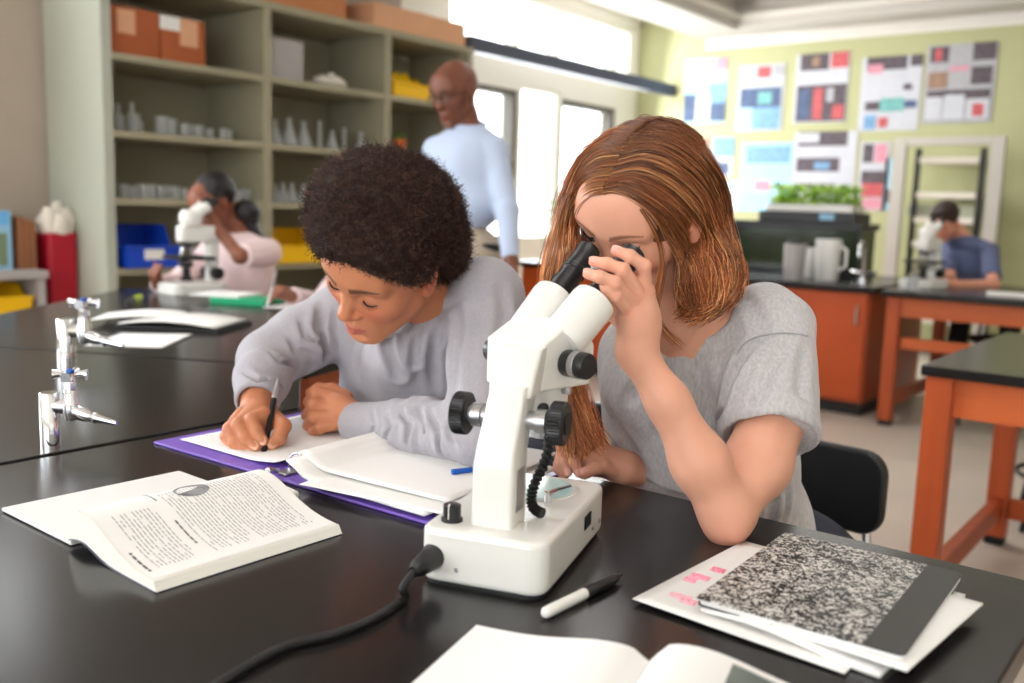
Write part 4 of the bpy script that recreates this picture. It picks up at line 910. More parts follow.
def strand_mesh(name, paths, radii, material, parent=None, sides=3, cols=None, grad=None):
    """paths (N, M, 3), radii (M,) or (N, M): many thin tubes in one mesh"""
    P = np.asarray(paths, float); N, M, _ = P.shape; R = np.broadcast_to(np.asarray(radii, float), (N, M))
    T_ = np.gradient(P, axis=1); T_ /= np.linalg.norm(T_, axis=2, keepdims=True)+1e-12
    ref = np.array([.31, .52, .79]); A = np.cross(T_, ref); A /= np.linalg.norm(A, axis=2, keepdims=True)+1e-12; Bv = np.cross(T_, A)
    th = 2*np.pi*np.arange(sides)/sides
    V = P[:, :, None, :]+R[:, :, None, None]*(np.cos(th)[None, None, :, None]*A[:, :, None, :]+np.sin(th)[None, None, :, None]*Bv[:, :, None, :])
    V = V.reshape(-1, 3); base = (np.arange(N)[:, None, None]*M+np.arange(M-1)[None, :, None])*sides
    j = np.arange(sides)[None, None, :]; a = base+j; b = base+(j+1) % sides
    Q = np.stack([a, b, b+sides, a+sides], -1).reshape(-1, 4)
    me = bpy.data.meshes.new(name); me.vertices.add(len(V)); me.vertices.foreach_set('co', V.astype(np.float32).ravel())
    me.loops.add(Q.size); me.loops.foreach_set('vertex_index', Q.astype(np.int32).ravel()); me.polygons.add(len(Q))
    me.polygons.foreach_set('loop_start', np.arange(0, Q.size, 4, dtype=np.int32)); me.polygons.foreach_set('loop_total', np.full(len(Q), 4, np.int32))
    me.polygons.foreach_set('use_smooth', np.ones(len(Q), bool)); me.update(calc_edges=True); me.materials.append(material)
    if cols is not None:
        at = me.color_attributes.new('Col', 'FLOAT_COLOR', 'POINT'); c = np.repeat(np.asarray(cols, float), M*sides, axis=0)
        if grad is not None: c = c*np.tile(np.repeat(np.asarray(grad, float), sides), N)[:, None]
        at.data.foreach_set('color', np.concatenate([c, np.ones((len(c), 1))], 1).astype(np.float32).ravel())
    o = bpy.data.objects.new(name, me); COL.objects.link(o)
    if parent is not None: o.parent = parent
    return o
def wnoise(P, f, seed=0):
    """cheap smooth noise from sines, about -1..1"""
    r = np.random.default_rng(seed); out = 0
    for i in range(5):
        d = r.normal(size=3); d /= np.linalg.norm(d); out = out+np.sin(P@d*f*(.7+.25*i)+r.uniform(0, 6.28)+1.3*np.sin(P@np.roll(d, 1)*f*.6+r.uniform(0, 6)))
    return out/5
def skin_mat(name, rough=.46, sss=.12, spec=.4):
    return mat(name, (.5, .3, .2, 1), rough, vcol=True, sss=sss, bump=.12, bscale=420, spec=spec, var=.05, vscale=30)
M_skin = skin_mat('skin')
M_eye = mat('eye_white', rgb(225, 220, 215), .15, coat=.5)
M_iris = mat('grey_green_iris', rgb(88, 100, 92), .15, coat=.5)
M_pupil = mat('pupil', rgb(8, 8, 8), .1)
M_lash = mat('dark_lash', rgb(28, 20, 18), .6)

def head_frame(fwd, up, center, sc=1.0):
    f = nrm(fwd); u = nrm(np.array(up, float)-np.dot(up, f)*f); r = np.cross(f, u)      # x to the subject's right, y forward, z up
    return np.array(center, float), np.stack([r, f, u], 1), sc
def build_head(F, fr, female=False, ear=True, open_eye=0.0, jaw=1.0, nose=1.0, lips=1.0):
    F.frame(*fr)
    F.ell((0, -.018, .026 if female else .030), (.073, .092, .080 if female else .086), .01); F.ell((0, .020, .012), (.064, .066, .075 if not female else .070), .03)
    F.ell((0, .030, -.038), (.054*jaw, .052, .068), .03)
    for s in (-1, 1):
        F.rc((s*.056*jaw, .0, -.050), (s*.020, .062, -.094), .014, .013, .03)
        F.ell((s*.041, .052, -.022), (.023, .022, .020), .025)
        F.rc((s*.046, .066, .026), (s*.014, .079, .020), .010, .010, .018)
    F.ell((0, .066, -.098), (.020, .017, .015), .025)
    F.ell((0, .068, -.062), (.030, .020, .024), .02)
    F.ell((0, .060, .050), (.050, .024, .034), .03)
    for s in (-1, 1): F.ell((s*.032, .088, .002), (.019, .0125, .0115), .014, sub=True)
    F.rc((0, .076, .012), (0, .098*1.0, -.026), .0075, .0088*nose, .012); F.ell((0, .099, -.030), (.0105*nose, .0105, .0092), .008)
    for s in (-1, 1): F.ell((s*.0115*nose, .089, -.034), (.0070*nose, .0085, .0066), .006)
    for s in (-1, 1): F.ell((s*.0062, .094, -.0405), (.0034, .005, .0028), .002, sub=True)
    F.rc((0, .086, -.040), (0, .086, -.052), .0025, .0028, .006, sub=True)
    # lids over the eyeballs
    for s in (-1, 1):
        F.ell((s*.032, .0645, .001), (.0170, .0165, .0150), .005)
        if open_eye > 0: F.ell((s*.0325, .086, -.0018), (.0125, .012, .0048*open_eye), .0012, sub=True)
        F.rc((s*.0195, .0705, .0105), (s*.033, .0800, .0128), .0015, .0016, .004, sub=True); F.rc((s*.033, .0800, .0128), (s*.047, .0665, .0085), .0016, .0014, .004, sub=True)
    # lips
    L = lips
    F.rc((-.021, .0790, -.0665), (-.006, .0880, -.0628), .0034*L, .0054*L, .005); F.rc((.021, .0790, -.0665), (.006, .0880, -.0628), .0034*L, .0054*L, .005); F.rc((-.006, .0880, -.0628), (.006, .0880, -.0628), .0052*L, .0052*L, .004)
    F.rc((-.017, .0795, -.0715), (0, .0870, -.0745), .0038*L, .0068*L, .005); F.rc((.017, .0795, -.0715), (0, .0870, -.0745), .0038*L, .0068*L, .005)
    F.rc((-.023, .0815, -.0680), (0, .0945, -.0683), .0014, .0013, .0025, sub=True); F.rc((.023, .0815, -.0680), (0, .0945, -.0683), .0014, .0013, .0025, sub=True)
    F.ell((0, .087, -.087), (.016, .006, .005), .008, sub=True)
    if ear:
        for s in (-1, 1):
            a = math.radians(12); R = np.array([[1, 0, 0], [0, math.cos(a), -math.sin(a)], [0, math.sin(a), math.cos(a)]])
            F.ell((s*.077, -.012, -.004), (.0075, .0165, .030), .005, R=R); F.ell((s*.086, -.010, .002), (.0065, .0095, .017), .004, sub=True, R=R); F.ell((s*.076, -.004, -.026), (.006, .009, .010), .005)
            F.rc((s*.080, .004, -.008), (s*.080, .002, .002), .0035, .003, .003)
    F.frame()
def head_color(fr, skin, lip, brow, blush, thick=1.0, extra=None):
    o, R, sc = fr; skin = np.array(skin[:3]); lip = np.array(lip[:3]); brow = np.array(brow[:3]); blush = np.array(blush[:3])
    def fn(V):
        q = ((V-o)@R)/sc; x, y, z = np.abs(q[:, 0]), q[:, 1], q[:, 2]; C = np.repeat(skin[None], len(V), 0)
        def mixc(w, c): nonlocal C; C = C*(1-w[:, None])+c*w[:, None]
        near = (np.linalg.norm(q, axis=1) < .16)
        w = np.exp(-(((x-.042)/.022)**2+((z+.028)/.022)**2))*(y > .02)*near*.55; mixc(w, blush)
        w = np.exp(-((q[:, 0]/.014)**2+((z+.034)/.012)**2))*(y > .08)*near*.35; mixc(w, blush)
        w = (y > -.03)*(x > .072)*near*.45; mixc(w*1.0, blush)
        # lips: two arcs
        zc = -.0675+.0012*np.cos(x*200); up = -.0580-.0035*np.exp(-(x/.0035)**2)-(x/.0225)**2*.0065; lo = -.0815+(x/.0215)**2*.0120
        w = 1/(1+np.exp(-(np.minimum(up-z, z-lo))/.0008)); w = w*(x < .0225)*(y > .066)*near; mixc(w*.85, lip)
        w = np.exp(-(((z+.0683)/.0012)**2))*(x < .022)*(y > .07)*near*.75; mixc(w, lip*.35)
        # brows
        bz = .0225+.0065*np.sin(np.clip((x-.012)/.040, 0, 1)*2.3); th = .0040*thick*(1-.75*np.clip((x-.02)/.034, 0, 1))
        w = np.exp(-((z-bz)/th)**4)*(x > .011)*(x < .054)*(y > .045)*near; mixc(w*.85, brow)
        # nostrils
        w = np.exp(-(((x-.0062)/.003)**2+((z+.0405)/.0025)**2))*(y > .08)*near*.7; mixc(w, skin*.25)
        if extra is not None: C = extra(V, q, C)
        return C
    return fn
def lashes(fr, parent, s, z0=-.0075, drop=.004, m=M_lash):
    """the closed lash line of one eye, a thin curved strip"""
    o, R, sc = fr; m_ = MB(); pts = []
    for i in range(9):
        a = -1+2*i/8; x = s*(.032+.0135*a); y = .0645+.0172*math.sqrt(max(0, 1-(a*.80)**2))+.0006; z = z0+.0035*a*a; pts.append(o+R@(np.array([x, y-.0*a*a, z])*sc))
    m_.tube(pts, [.0004, .0009, .0012, .0013, .0013, .0013, .0012, .0009, .0004], 6)
    for i in range(14):
        a = -1+2*(i+.5)/14; x = s*(.032+.0135*a); y = .0645+.0172*math.sqrt(max(0, 1-(a*.80)**2)); z = z0+.0035*a*a
        p = o+R@(np.array([x, y, z])*sc); q = o+R@(np.array([x+s*.003*(a+.3), y+.0055, z-.0035])*sc); m_.tube([p, (p+q)/2+R@np.array([0, .0005, -.0010]), q], [.00035, .0003, .0001], 4)
    return m_.build('eyelashes', m, parent, smooth=True)
def brow_hairs(fr, parent, m, thick=1.0, n=150):
    o, R, sc = fr; r = np.random.default_rng(5); P = []
    for s in (-1, 1):
        for i in range(n):
            t = r.uniform(0, 1); x = .012+.041*t; z = .0225+.0065*math.sin(t*2.3)+r.normal()*.0016*thick*(1-.6*t); y = .0905-(x/.056)**2*.022
            a = np.array([s*x, y, z]); d = np.array([s*.0055, -.0012, .0018*(1-2*t)]); P.append([o+R@((a+d*k)*sc) for k in (0, .5, 1)])
    return strand_mesh('eyebrows', np.array(P), [.00022, .00022, .00008], m, parent)
# hands: each finger a list of joints in world space
def finger(F, pts, r0, r1, k=.0022, first=False):
    n = len(pts)-1; rs = [r0+(r1-r0)*i/n for i in range(n+1)]
    for i in range(n): F.rc(pts[i], pts[i+1], rs[i], rs[i+1], k)
    for i in range(1, n): F.ell(pts[i], (rs[i]*1.06,)*3, .003)
def nail(parent, tip, prev, up, r, m):
    """a small curved nail on the back of a fingertip"""
    d = nrm(np.array(tip)-prev); u = nrm(np.array(up)-np.dot(up, d)*d); s = np.cross(d, u); c = np.array(tip)-d*r*.1+u*r*.55
    TT = frame_T(c, s, d, u); mb = MB(); n = 8
    vs = []
    for j in range(6):
        v = -1+2*j/5; w = math.sqrt(max(.05, 1-(max(0, v)*.95)**2))*(.95 if v > -1 else .8)
        for i in range(n+1):
            a = -1+2*i/n; vs.append((a*w*r*.78, v*r*.85, r*.50*math.sqrt(max(0, 1-(a*w*.8)**2))-r*.02))
    mb.add(vs, [(j*(n+1)+i, j*(n+1)+i+1, (j+1)*(n+1)+i+1, (j+1)*(n+1)+i) for j in range(5) for i in range(n)], TT)
    return mb.build('fingernail', m, parent, smooth=True)
def folds(lines, base=0.0):
    """fabric displacement from crease polylines: (points, width, depth); depth>0 sinks the cloth"""
    L = [(np.array(p, float), w, d) for p, w, d in lines]
    def fn(P):
        out = np.zeros(len(P))
        for pts, w, d in L:
            lo = pts.min(0)-3*w; hi = pts.max(0)+3*w; mk = np.all((P > lo) & (P < hi), axis=1)
            if not mk.any(): continue
            Q = P[mk]; best = np.full(len(Q), 1e9); tt = np.zeros(len(Q)); n = len(pts)-1
            for i in range(n):
                a, b = pts[i], pts[i+1]; ba = b-a; t = np.clip((Q-a)@ba/(ba@ba), 0, 1); dd = np.sqrt(((Q-a-t[:, None]*ba)**2).sum(1)); m = dd < best; best[m] = dd[m]; tt[m] = ((i+t)/n)[m]
            fade = np.clip(np.sin(np.pi*np.clip(tt, 0.03, .97))*1.6, 0, 1)
            out[mk] += fade*(d*np.exp(-(best/w)**2)-.45*d*np.exp(-((best-1.9*w)/w)**2))
        return out
    return fn
def lin(r, g, b): return np.array([s2l(r/255), s2l(g/255), s2l(b/255)])
M_nailg = mat('pale_nail', rgb(232, 172, 156), .2, coat=.4)
M_nailb = mat('tan_nail', rgb(226, 170, 140), .25, coat=.3)
def heather(name, c, f=.10):
    m = mat(name, c, .9, var=f, vscale=260, bump=.25, bscale=900, stretch=(1, 1, .35), sheen=.15, detail=2.0); return m
M_tee = heather('heather_grey_cotton', rgb(182, 179, 180), .16)
M_sweat = heather('grey_cotton_jersey', rgb(168, 164, 170), .07)
M_jeans = mat('dark_denim', rgb(40, 44, 58), .85, var=.1, vscale=90)
M_seam = mat('grey_seam_thread', rgb(158, 156, 158), .9)
def hits(F, pts, near=.5, far=2.6, lift=0.0):
    """where the view rays through these pixels meet a field (nearest approach when they miss)"""
    out = []
    for p in pts:
        d = FWD+RGT*((p[0]-512)/FPX)-UPV*((p[1]-341.5)/FPX); L = np.linalg.norm(d); u = d/L; t = near; best = (1e9, t)
        for i in range(90):
            v = float(F.value((CAM+u*t)[None], F.ops)[0])
            if v < best[0]: best = (v, t)
            if v < .0008: break
            t += max(min(v*.8, .05), .001)
            if t > far: break
        t = best[1]-lift; out.append(CAM+u*t)
    return out
def crease(F, pts, w, d): return (hits(F, pts), w, d)
def legs(parent, pel, kl, kr, fl, fr_, m=M_jeans, r=.075):
    F = Field(); pel = np.array(pel, float)
    F.ell(pel, (.165, .12, .12), .03)
    for k, f, s in ((kl, fl, 1), (kr, fr_, -1)):
        k = np.array(k, float); f = np.array(f, float)
        F.chain([pel+[s*.08, -.02, -.01], k, f+[0, 0, .07]], [r, r*.78, r*.62], .03)
    F.mesh('trousers', m, .009, parent)
    for k, f, s in ((kl, fl, 1), (kr, fr_, -1)):
        G = Field(); f = np.array(f, float); G.rc(f+[0, .02, .04], f+[0, -.16, .033], .038, .033, .02); G.ell(f+[0, .0, .07], (.045, .05, .05), .02); G.half(f+[0, 0, 0.002], (0, 0, -1))
        G.mesh('shoe', M_white if s else M_black, .007, parent)

# ================================================================== the girl at the microscope
gh = head_frame((-.093, -.811, -.577), (.157, -.584, .796), (-.645, 1.093, 1.149), 0.95)
def HL(fr, p): return fr[0]+fr[1]@(np.array(p, float)*fr[2])
G_NB = W(700, 312, 1.345)
F = Field(); build_head(F, gh, True, open_eye=1.25, jaw=.93, nose=.9, lips=1.0)
F.rc(HL(gh, (0, -.028, -.045)), G_NB, .050, .052, .02); F.rc(HL(gh, (0, .01, -.07)), W(668, 322, 1.30), .036, .036, .03)
gLs, gRs = W(772, 322, 1.335), W(640, 352, 1.47)
F.rc(G_NB+[0, .01, -.03], gLs, .045, .040, .03); F.rc(G_NB+[0, .01, -.03], gRs, .045, .040, .03)
F.ell(W(680, 372, 1.40), (.12, .07, .09), .03); F.ell(W(662, 345, 1.345), (.06, .03, .03), .03)
F.ell(W(700, 440, 1.47), (.125, .08, .13), .03)
gLe = W(727, 516, 1.145); gLw = W(636, 352, 1.14)
F.chain([gLs, W(778, 400, 1.27), W(757, 465, 1.20), gLe], [.044, .045, .040, .028], .02)
F.rc(gLe, W(725, 532, 1.138), .024, .013, .018)
F.chain([gLe, W(700, 462, 1.135), W(668, 402, 1.135), gLw], [.029, .0325, .0235, .0220], .02)
# left hand held up to the eyepiece
F.ell(W(641, 328, 1.138), (.0225, .020, .026), .015); F.rc(gLw, W(638, 316, 1.130), .0228, .024, .015)
F.rc(W(640, 318, 1.130), W(645, 292, 1.116), .020, .0125, .012); F.rc(W(634, 318, 1.124), W(630, 300, 1.108), .019, .0125, .012)
lh = dict(index=[(645, 290, 1.114), (644, 266, 1.098), (630, 256, 1.094), (616, 251, 1.100)], middle=[(638, 292, 1.108), (623, 270, 1.090), (607, 264, 1.090), (594, 262, 1.098)],
          ring=[(632, 300, 1.104), (615, 283, 1.084), (600, 277, 1.082), (588, 274, 1.090)], little=[(628, 310, 1.108), (615, 297, 1.088), (606, 291, 1.086), (598, 288, 1.094)])
lh = {k: [W(*q) for q in v] for k, v in lh.items()}
for k, v in lh.items(): finger(F, v, .0088 if k != 'little' else .0078, .0064 if k != 'little' else .0056)
finger(F, [W(632, 332, 1.150), W(616, 314, 1.165), W(606, 298, 1.172), W(600, 284, 1.172)], .0125, .0085)
# right hand resting on the table by the base
gRw = W(622, 467, 1.385)
F.chain([gRs, W(668, 470, 1.56), W(650, 470, 1.44), gRw], [.042, .036, .028, .023], .02)
F.rc(gRw, W(597, 458, 1.372), .023, .026, .012); F.ell(W(590, 459, 1.370), (.028, .026, .020), .012)
rh = dict(index=[(592, 448, 1.362), (578, 449, 1.345), (574, 462, 1.336), (579, 473, 1.334)], middle=[(584, 443, 1.374), (568, 445, 1.360), (563, 460, 1.352), (568, 472, 1.350)],
          ring=[(580, 445, 1.388), (563, 450, 1.376), (559, 464, 1.368), (565, 475, 1.366)], little=[(578, 452, 1.40), (561, 457, 1.392), (558, 468, 1.386), (564, 477, 1.384)])
rh = {k: [W(*q) for q in v] for k, v in rh.items()}
for k, v in rh.items(): finger(F, v, .0092 if k != 'little' else .008, .0068)
rth = [W(610, 470, 1.362), W(602, 466, 1.348), W(594, 468, 1.338), W(584, 474, 1.330)]; finger(F, rth, .0125, .0080)
gskin = lin(218, 160, 134)
def g_extra(V, q, C):
    for pts in list(lh.values())+list(rh.values())+[rth]:
        for p, s in ((pts[-1], .009), (pts[1], .007), (pts[0], .009)):
            w = np.exp(-(((V-p)**2).sum(1))/(s*s))*.35; C = C*(1-w[:, None])+lin(222, 120, 105)*w[:, None]
    w = np.exp(-(((V-W(726, 538, 1.135))**2).sum(1))/(.02**2))*.4; C = C*(1-w[:, None])+lin(215, 110, 95)*w[:, None]
    return C
girl = F.mesh('person', M_skin, .0021, None, None, head_color(gh, gskin, lin(196, 92, 88), lin(112, 68, 44), lin(222, 128, 108), 1.0, g_extra))
tag(girl, 'girl with auburn hair in grey t-shirt looking into the large microscope', 'person')
GF = F
for v in lh.values(): nail(girl, v[-1], v[-2], (v[-1]-v[-2])*0+(CAM-v[-1])+np.array([0, 0, .9]), .0062, M_nailg)
for k in ('index', 'middle'): nail(girl, rh[k][-1], rh[k][-2], CAM-rh[k][-1], .0068, M_nailg)
nail(girl, rth[-1], rth[-2], np.array([0, 0, 1.0])+.4*(CAM-rth[-1]), .008, M_nailg)
for s in (-1, 1):
    o_, R_, sc_ = gh; c = HL(gh, (s*.032, .0640, .001)); e = MB(); d = gh[1]@nrm((s*.1, 1, -.22)); TT, _ = align_T(c, c+d)
    eb = MB().lathe([(.0005,-.0125)]+[(.0142*math.cos(a), .0142*math.sin(a)) for a in [math.radians(-60+10*i) for i in range(12)]]+[(.0055, .0131)], 24, TT).build('eyeball', M_eye, girl, smooth=True)
    MB().lathe([(.0056,.0131),(.0052,.0136),(.0024,.0142),(.0023,.0142)], 24, TT).build('iris', M_iris, eb, smooth=True); MB().lathe([(.0024,.01425),(.0002,.01435)], 16, TT).build('pupil', M_pupil, eb)
    lashes(gh, girl, s, z0=.0046)
brow_hairs(gh, girl, mat('auburn_brow', rgb(104, 64, 42), .6), .9)
# t-shirt
S = Field()
gch = W(694, 400, 1.405)
S.rc(G_NB+[.0, .02, -.055], gLs+[-.01, 0, .0], .062, .055, .03); S.rc(G_NB+[0, .02, -.055], gRs, .062, .052, .03)
S.ell(gch, (.150, .095, .120), .05); S.ell(W(700, 460, 1.455), (.155, .105, .13), .05); S.ell(W(715, 520, 1.53), (.16, .11, .14), .05)
S.rc(W(650, 357, 1.335), W(695, 350, 1.335), .028, .028, .02); S.rc(W(688, 346, 1.325), W(716, 325, 1.325), .024, .026, .015); S.ell(W(640, 385, 1.375), (.06, .05, .055), .04); S.ell(W(732, 380, 1.345), (.06, .05, .055), .04)
S.cone(gLs+[-.004, .0, .002], W(771, 440, 1.232), .060, .064, .035, rnd=.012)
S.cone(W(771, 433, 1.238), W(770, 449, 1.225), .0560, .0605, .003, sub=True, rnd=.001)
S.rc(gRs, W(645, 410, 1.50), .055, .055, .03)
S.rc(HL(gh, (0, -.02, -.06)), G_NB+[-.004, -.012, .012], .056, .060, .006, sub=True); S.rc(W(672, 314, 1.31), W(664, 316, 1.28), .028, .028, .006, sub=True)
S.half((0, 1.20, .60), (0, 0, -1))
gcr = [crease(S, [(752, 342), (735, 372), (724, 410), (722, 440)], .007, .008), crease(S, [(790, 340), (770, 365), (757, 400), (745, 435)], .007, .003),
       crease(S, [(650, 345), (640, 380), (625, 410)], .010, .004), crease(S, [(690, 350), (700, 385), (712, 420)], .012, .004), crease(S, [(665, 345), (668, 400), (660, 450)], .012, .003),
       crease(S, [(610, 380), (620, 430), (650, 480)], .010, .003), crease(S, [(735, 290), (755, 310), (765, 345)], .010, .003), crease(S, [(805, 340), (800, 390), (795, 436)], .008, .003),
       crease(S, [(640, 480), (665, 492), (690, 500)], .006, .004), crease(S, [(770, 470), (772, 500), (768, 528)], .007, .006), crease(S, [(785, 450), (786, 490), (782, 525)], .006, .006)]
fg = folds([(p, w, d*1.7) for p, w, d in gcr])
tee = S.mesh('t_shirt', M_tee, .0032, girl, lambda P: fg(P)+.0011*wnoise(P, 55, 4)+.0006*wnoise(P, 130, 9))
# seams and neckband
sm_ = hits(S, [(741, 288), (757, 310), (775, 330), (797, 334), (822, 340)], lift=.0012); MB().tube(spline(hits(S, [(735, 357), (745, 343), (760, 336), (785, 333), (808, 336)], lift=.0022), 5), .0012, 6).build('sleeve_seam', M_seam, tee, smooth=True)
nbp = spline(hits(S, [(644, 326), (650, 333), (662, 337), (674, 336), (684, 331), (694, 322)], lift=-.001), 6)
MB().tube(nbp, .0055, 8).build('neckband', M_tee, tee, smooth=True)
legs(girl, (-.60, 1.52, .545), (-.48, 1.02, .52), (-.74, 1.02, .52), (-.46, 1.05, 0), (-.74, 1.08, 0))
# bracelet
# hair
M_hair = mat('auburn_hair', rgb(150, 92, 56), .30, vcol=True, spec=.5); M_hairbase = mat('auburn_hair_base', rgb(96, 54, 32), .55, var=.25, vscale=120, stretch=(1, 1, .2))
H = Field(); H.frame(*gh)
H.ell((0, -.018, .027), (.0800, .098, .0830), .01); H.ell((0, .016, .020), (.072, .073, .075), .02); H.ell((0, -.045, -.02), (.072, .068, .080), .02); H.ell((0, -.070, -.075), (.060, .045, .060), .03)
H.ell((0, .090, -.030), (.064, .062, .098), .008, sub=True)
H.frame()
H.chain([W(697, 232, 1.27), W(708, 262, 1.27), W(707, 290, 1.27)], [.020, .022, .016], .02)
H.chain([W(566, 215, 1.24), W(561, 255, 1.25), W(562, 300, 1.26), W(564, 335, 1.28)], [.010, .014, .012, .004], .02)
hairbase = H.mesh('hair', M_hairbase, .003, girl, lambda P: .0012*wnoise(P*np.array([1, 1, .3]), 260, 3))
def dense(g, n): 
    q = np.array(spline(g, 8)); L = np.r_[0, np.cumsum(np.linalg.norm(np.diff(q, axis=0), axis=1))]; s = np.linspace(0, L[-1], n)
    return np.stack([np.interp(s, L, q[:, i]) for i in range(3)], 1)
def hguide(pts, lift=.0075):
    out = []
    for p in pts:
        if len(p) == 3: out.append(W(*p))
        else: out.append(hits(H, [p], near=.9, far=1.6, lift=lift)[0])
    return out
sheetR = [[(603,194),(614,192),(634,199),(655,216),(670,238),(679,262,1.205),(684,290,1.215),(689,306,1.225),(684,311,1.222)],
          [(606,187),(625,184),(650,195),(674,214),(690,240),(697,268,1.20),(698,292,1.21),(700,310,1.215),(692,315,1.21)],
          [(611,176),(636,172),(666,184),(690,207),(704,236),(712,264,1.205),(712,288,1.21),(708,306,1.215),(698,313,1.21)],
          [(618,162),(648,157),(680,172),(704,200),(715,232),(725,262,1.215),(726,286,1.22),(716,304,1.22),(702,311,1.215)],
          [(626,147),(658,144),(690,162),(712,193),(721,226),(729,256,1.23),(731,280,1.235),(723,299,1.235),(710,308,1.22)],
          [(634,134),(666,133),(698,154),(718,188),(724,222,1.27),(730,250,1.265),(735,270,1.26),(729,292,1.25),(712,303,1.235)],
          [(641,126,1.29),(674,130,1.30),(704,150,1.31),(722,186,1.31),(725,222,1.30),(730,246,1.29),(737,268,1.28),(733,286,1.27),(718,299,1.25)]]
sheetL = [[(603,194),(592,197),(581,208),(576,226),(576,244,1.19),(574,262,1.20),(570,285,1.22),(568,330,1.25),(574,380,1.28),(586,420,1.29),(598,442,1.29)],
          [(607,184),(590,187),(577,202),(569,226),(566,248,1.20),(564,268,1.21),(562,290,1.23),(563,335,1.26),(570,384,1.29),(580,420,1.29),(590,446,1.29)],
          [(616,166),(594,170),(576,188),(566,215),(562,242,1.215),(558,266,1.22),(556,290,1.24),(558,335,1.265),(566,385,1.29),(574,425,1.29),(580,452,1.29)],
          [(628,145),(602,150),(580,170),(566,200),(560,232,1.23),(553,262,1.235),(550,288,1.25),(553,330,1.27),(561,380,1.29),(566,420,1.295),(568,448,1.295)],
          [(637,128),(608,134),(583,155),(567,185),(559,220,1.25),(551,252,1.25),(548,282,1.26),(551,325,1.28),(556,375,1.295),(560,415,1.295),(560,440,1.295)]]
def sheet_strands(sheet, n, M=44, jit=.0035, wave=.010, seed=1, depthj=.010, clump=40, spread=1.0):
    r = np.random.default_rng(seed); G_ = np.array([dense(hguide(g), M) for g in sheet]); K = len(sheet); t = np.linspace(0, 1, M)
    u = r.uniform(0, K-1, n); i = np.minimum(u.astype(int), K-2); f = (u-i)[:, None, None]; P = G_[i]*(1-f)+G_[i+1]*f
    cl = r.integers(0, clump, n); ph = r.uniform(0, 6.28, clump)[np.minimum((u/(K-1)*clump).astype(int), clump-1)]
    loose = r.normal(size=(n, 1, 3))*jit*(.35+1.2*t[None, :, None]); P = P+loose
    dep_ = (CAM-P); dep_ /= np.linalg.norm(dep_, axis=2, keepdims=True); P = P+dep_*(-r.uniform(0, 1, n)[:, None, None]*depthj*(.3+t[None, :, None]))
    w = wave*np.clip(t-.25, 0, 1)[None, :]*np.sin(t[None, :]*13+ph[:, None]+r.normal(size=(n, 1))*.25)
    P = P+RGT[None, None]*w[:, :, None]+dep_*(.6*wave*np.clip(t-.2, 0, 1)[None, :]*np.sin(t[None, :]*11+ph[:, None]*1.7))[:, :, None]
    # clump towards ends
    base = np.array([lin(160, 92, 56), lin(204, 134, 82), lin(102, 56, 36), lin(232, 174, 118)]); ci = r.choice(4, n, p=[.4, .3, .2, .1])
    cc = base[ci]*(1+.42*np.sin(ph*3)[:, None]); return P, cc
P1, c1 = sheet_strands(sheetR, 5200, seed=2, depthj=.016); P2, c2 = sheet_strands(sheetL, 2400, seed=3, depthj=.012, jit=.0045); c2 = c2*1.3
stray = [[(640, 210), (650, 225), (658, 243, 1.175), (661, 264, 1.18), (657, 288, 1.19), (653, 308, 1.20), (660, 326, 1.225), (676, 343, 1.25)], [(642, 210), (652, 225), (660, 243, 1.173), (663, 264, 1.178), (659, 288, 1.19), (655, 308, 1.20), (662, 328, 1.225), (680, 345, 1.25)]]
P4, c4 = sheet_strands(sheetR[3:]+[[(642,124,1.27),(668,127,1.29),(694,143,1.31),(712,176,1.32),(717,212,1.32),(722,246,1.31),(730,270,1.30),(724,290,1.29),(708,300,1.28)]], 2200, seed=8, depthj=.018)
P3, c3 = sheet_strands(stray, 34, seed=5, jit=.0022, depthj=.003, wave=.001)
def crown_strands(n, M=44, seed=12):
    r = np.random.default_rng(seed); o, R, q = gh; sg = r.choice([-1, 1], n); y0 = r.uniform(-.092, .048, n); t = np.linspace(0, 1, M)
    top = .60; phi = np.radians(3+np.clip(t/top, 0, 1)[None, :]*np.where(sg < 0, 52, 92)[:, None]); yy = y0[:, None]-.030*np.sin(phi)*(1+y0[:, None]*4); k = np.sqrt(np.clip(1-(yy/.103)**2, .05, 1))
    lift = 1.0+.03*r.uniform(0, 1, n)[:, None]
    L = np.stack([sg[:, None]*.0830*np.sin(phi)*k*lift, -.018+yy, .027+.0850*np.cos(phi)*k*lift], -1); Pw = o+(L*q)@R.T
    fall = np.clip((t-top)/(1-top), 0, 1)*(.075+.02*r.uniform(0, 1, n)[:, None]); Pw[:, :, 2] -= fall*(sg > 0)[:, None]
    Pw += (r.normal(size=(n, 1, 3))*.002+np.sin(t*15+r.uniform(0, 6, n)[:, None])[:, :, None]*RGT*.0015)
    base = np.array([lin(150, 88, 54), lin(176, 110, 66), lin(120, 68, 42)]); return Pw, base[r.choice(3, n)]
P5, c5 = crown_strands(3600)
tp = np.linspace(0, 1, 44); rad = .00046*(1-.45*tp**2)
strand_mesh('hair_strands', np.concatenate([P1, P2, P3, P4, P5]), rad, M_hair, hairbase, 3, np.concatenate([c1, c2, c3, c4, c5]), grad=np.clip(.55+.75*tp, 0, 1.25))

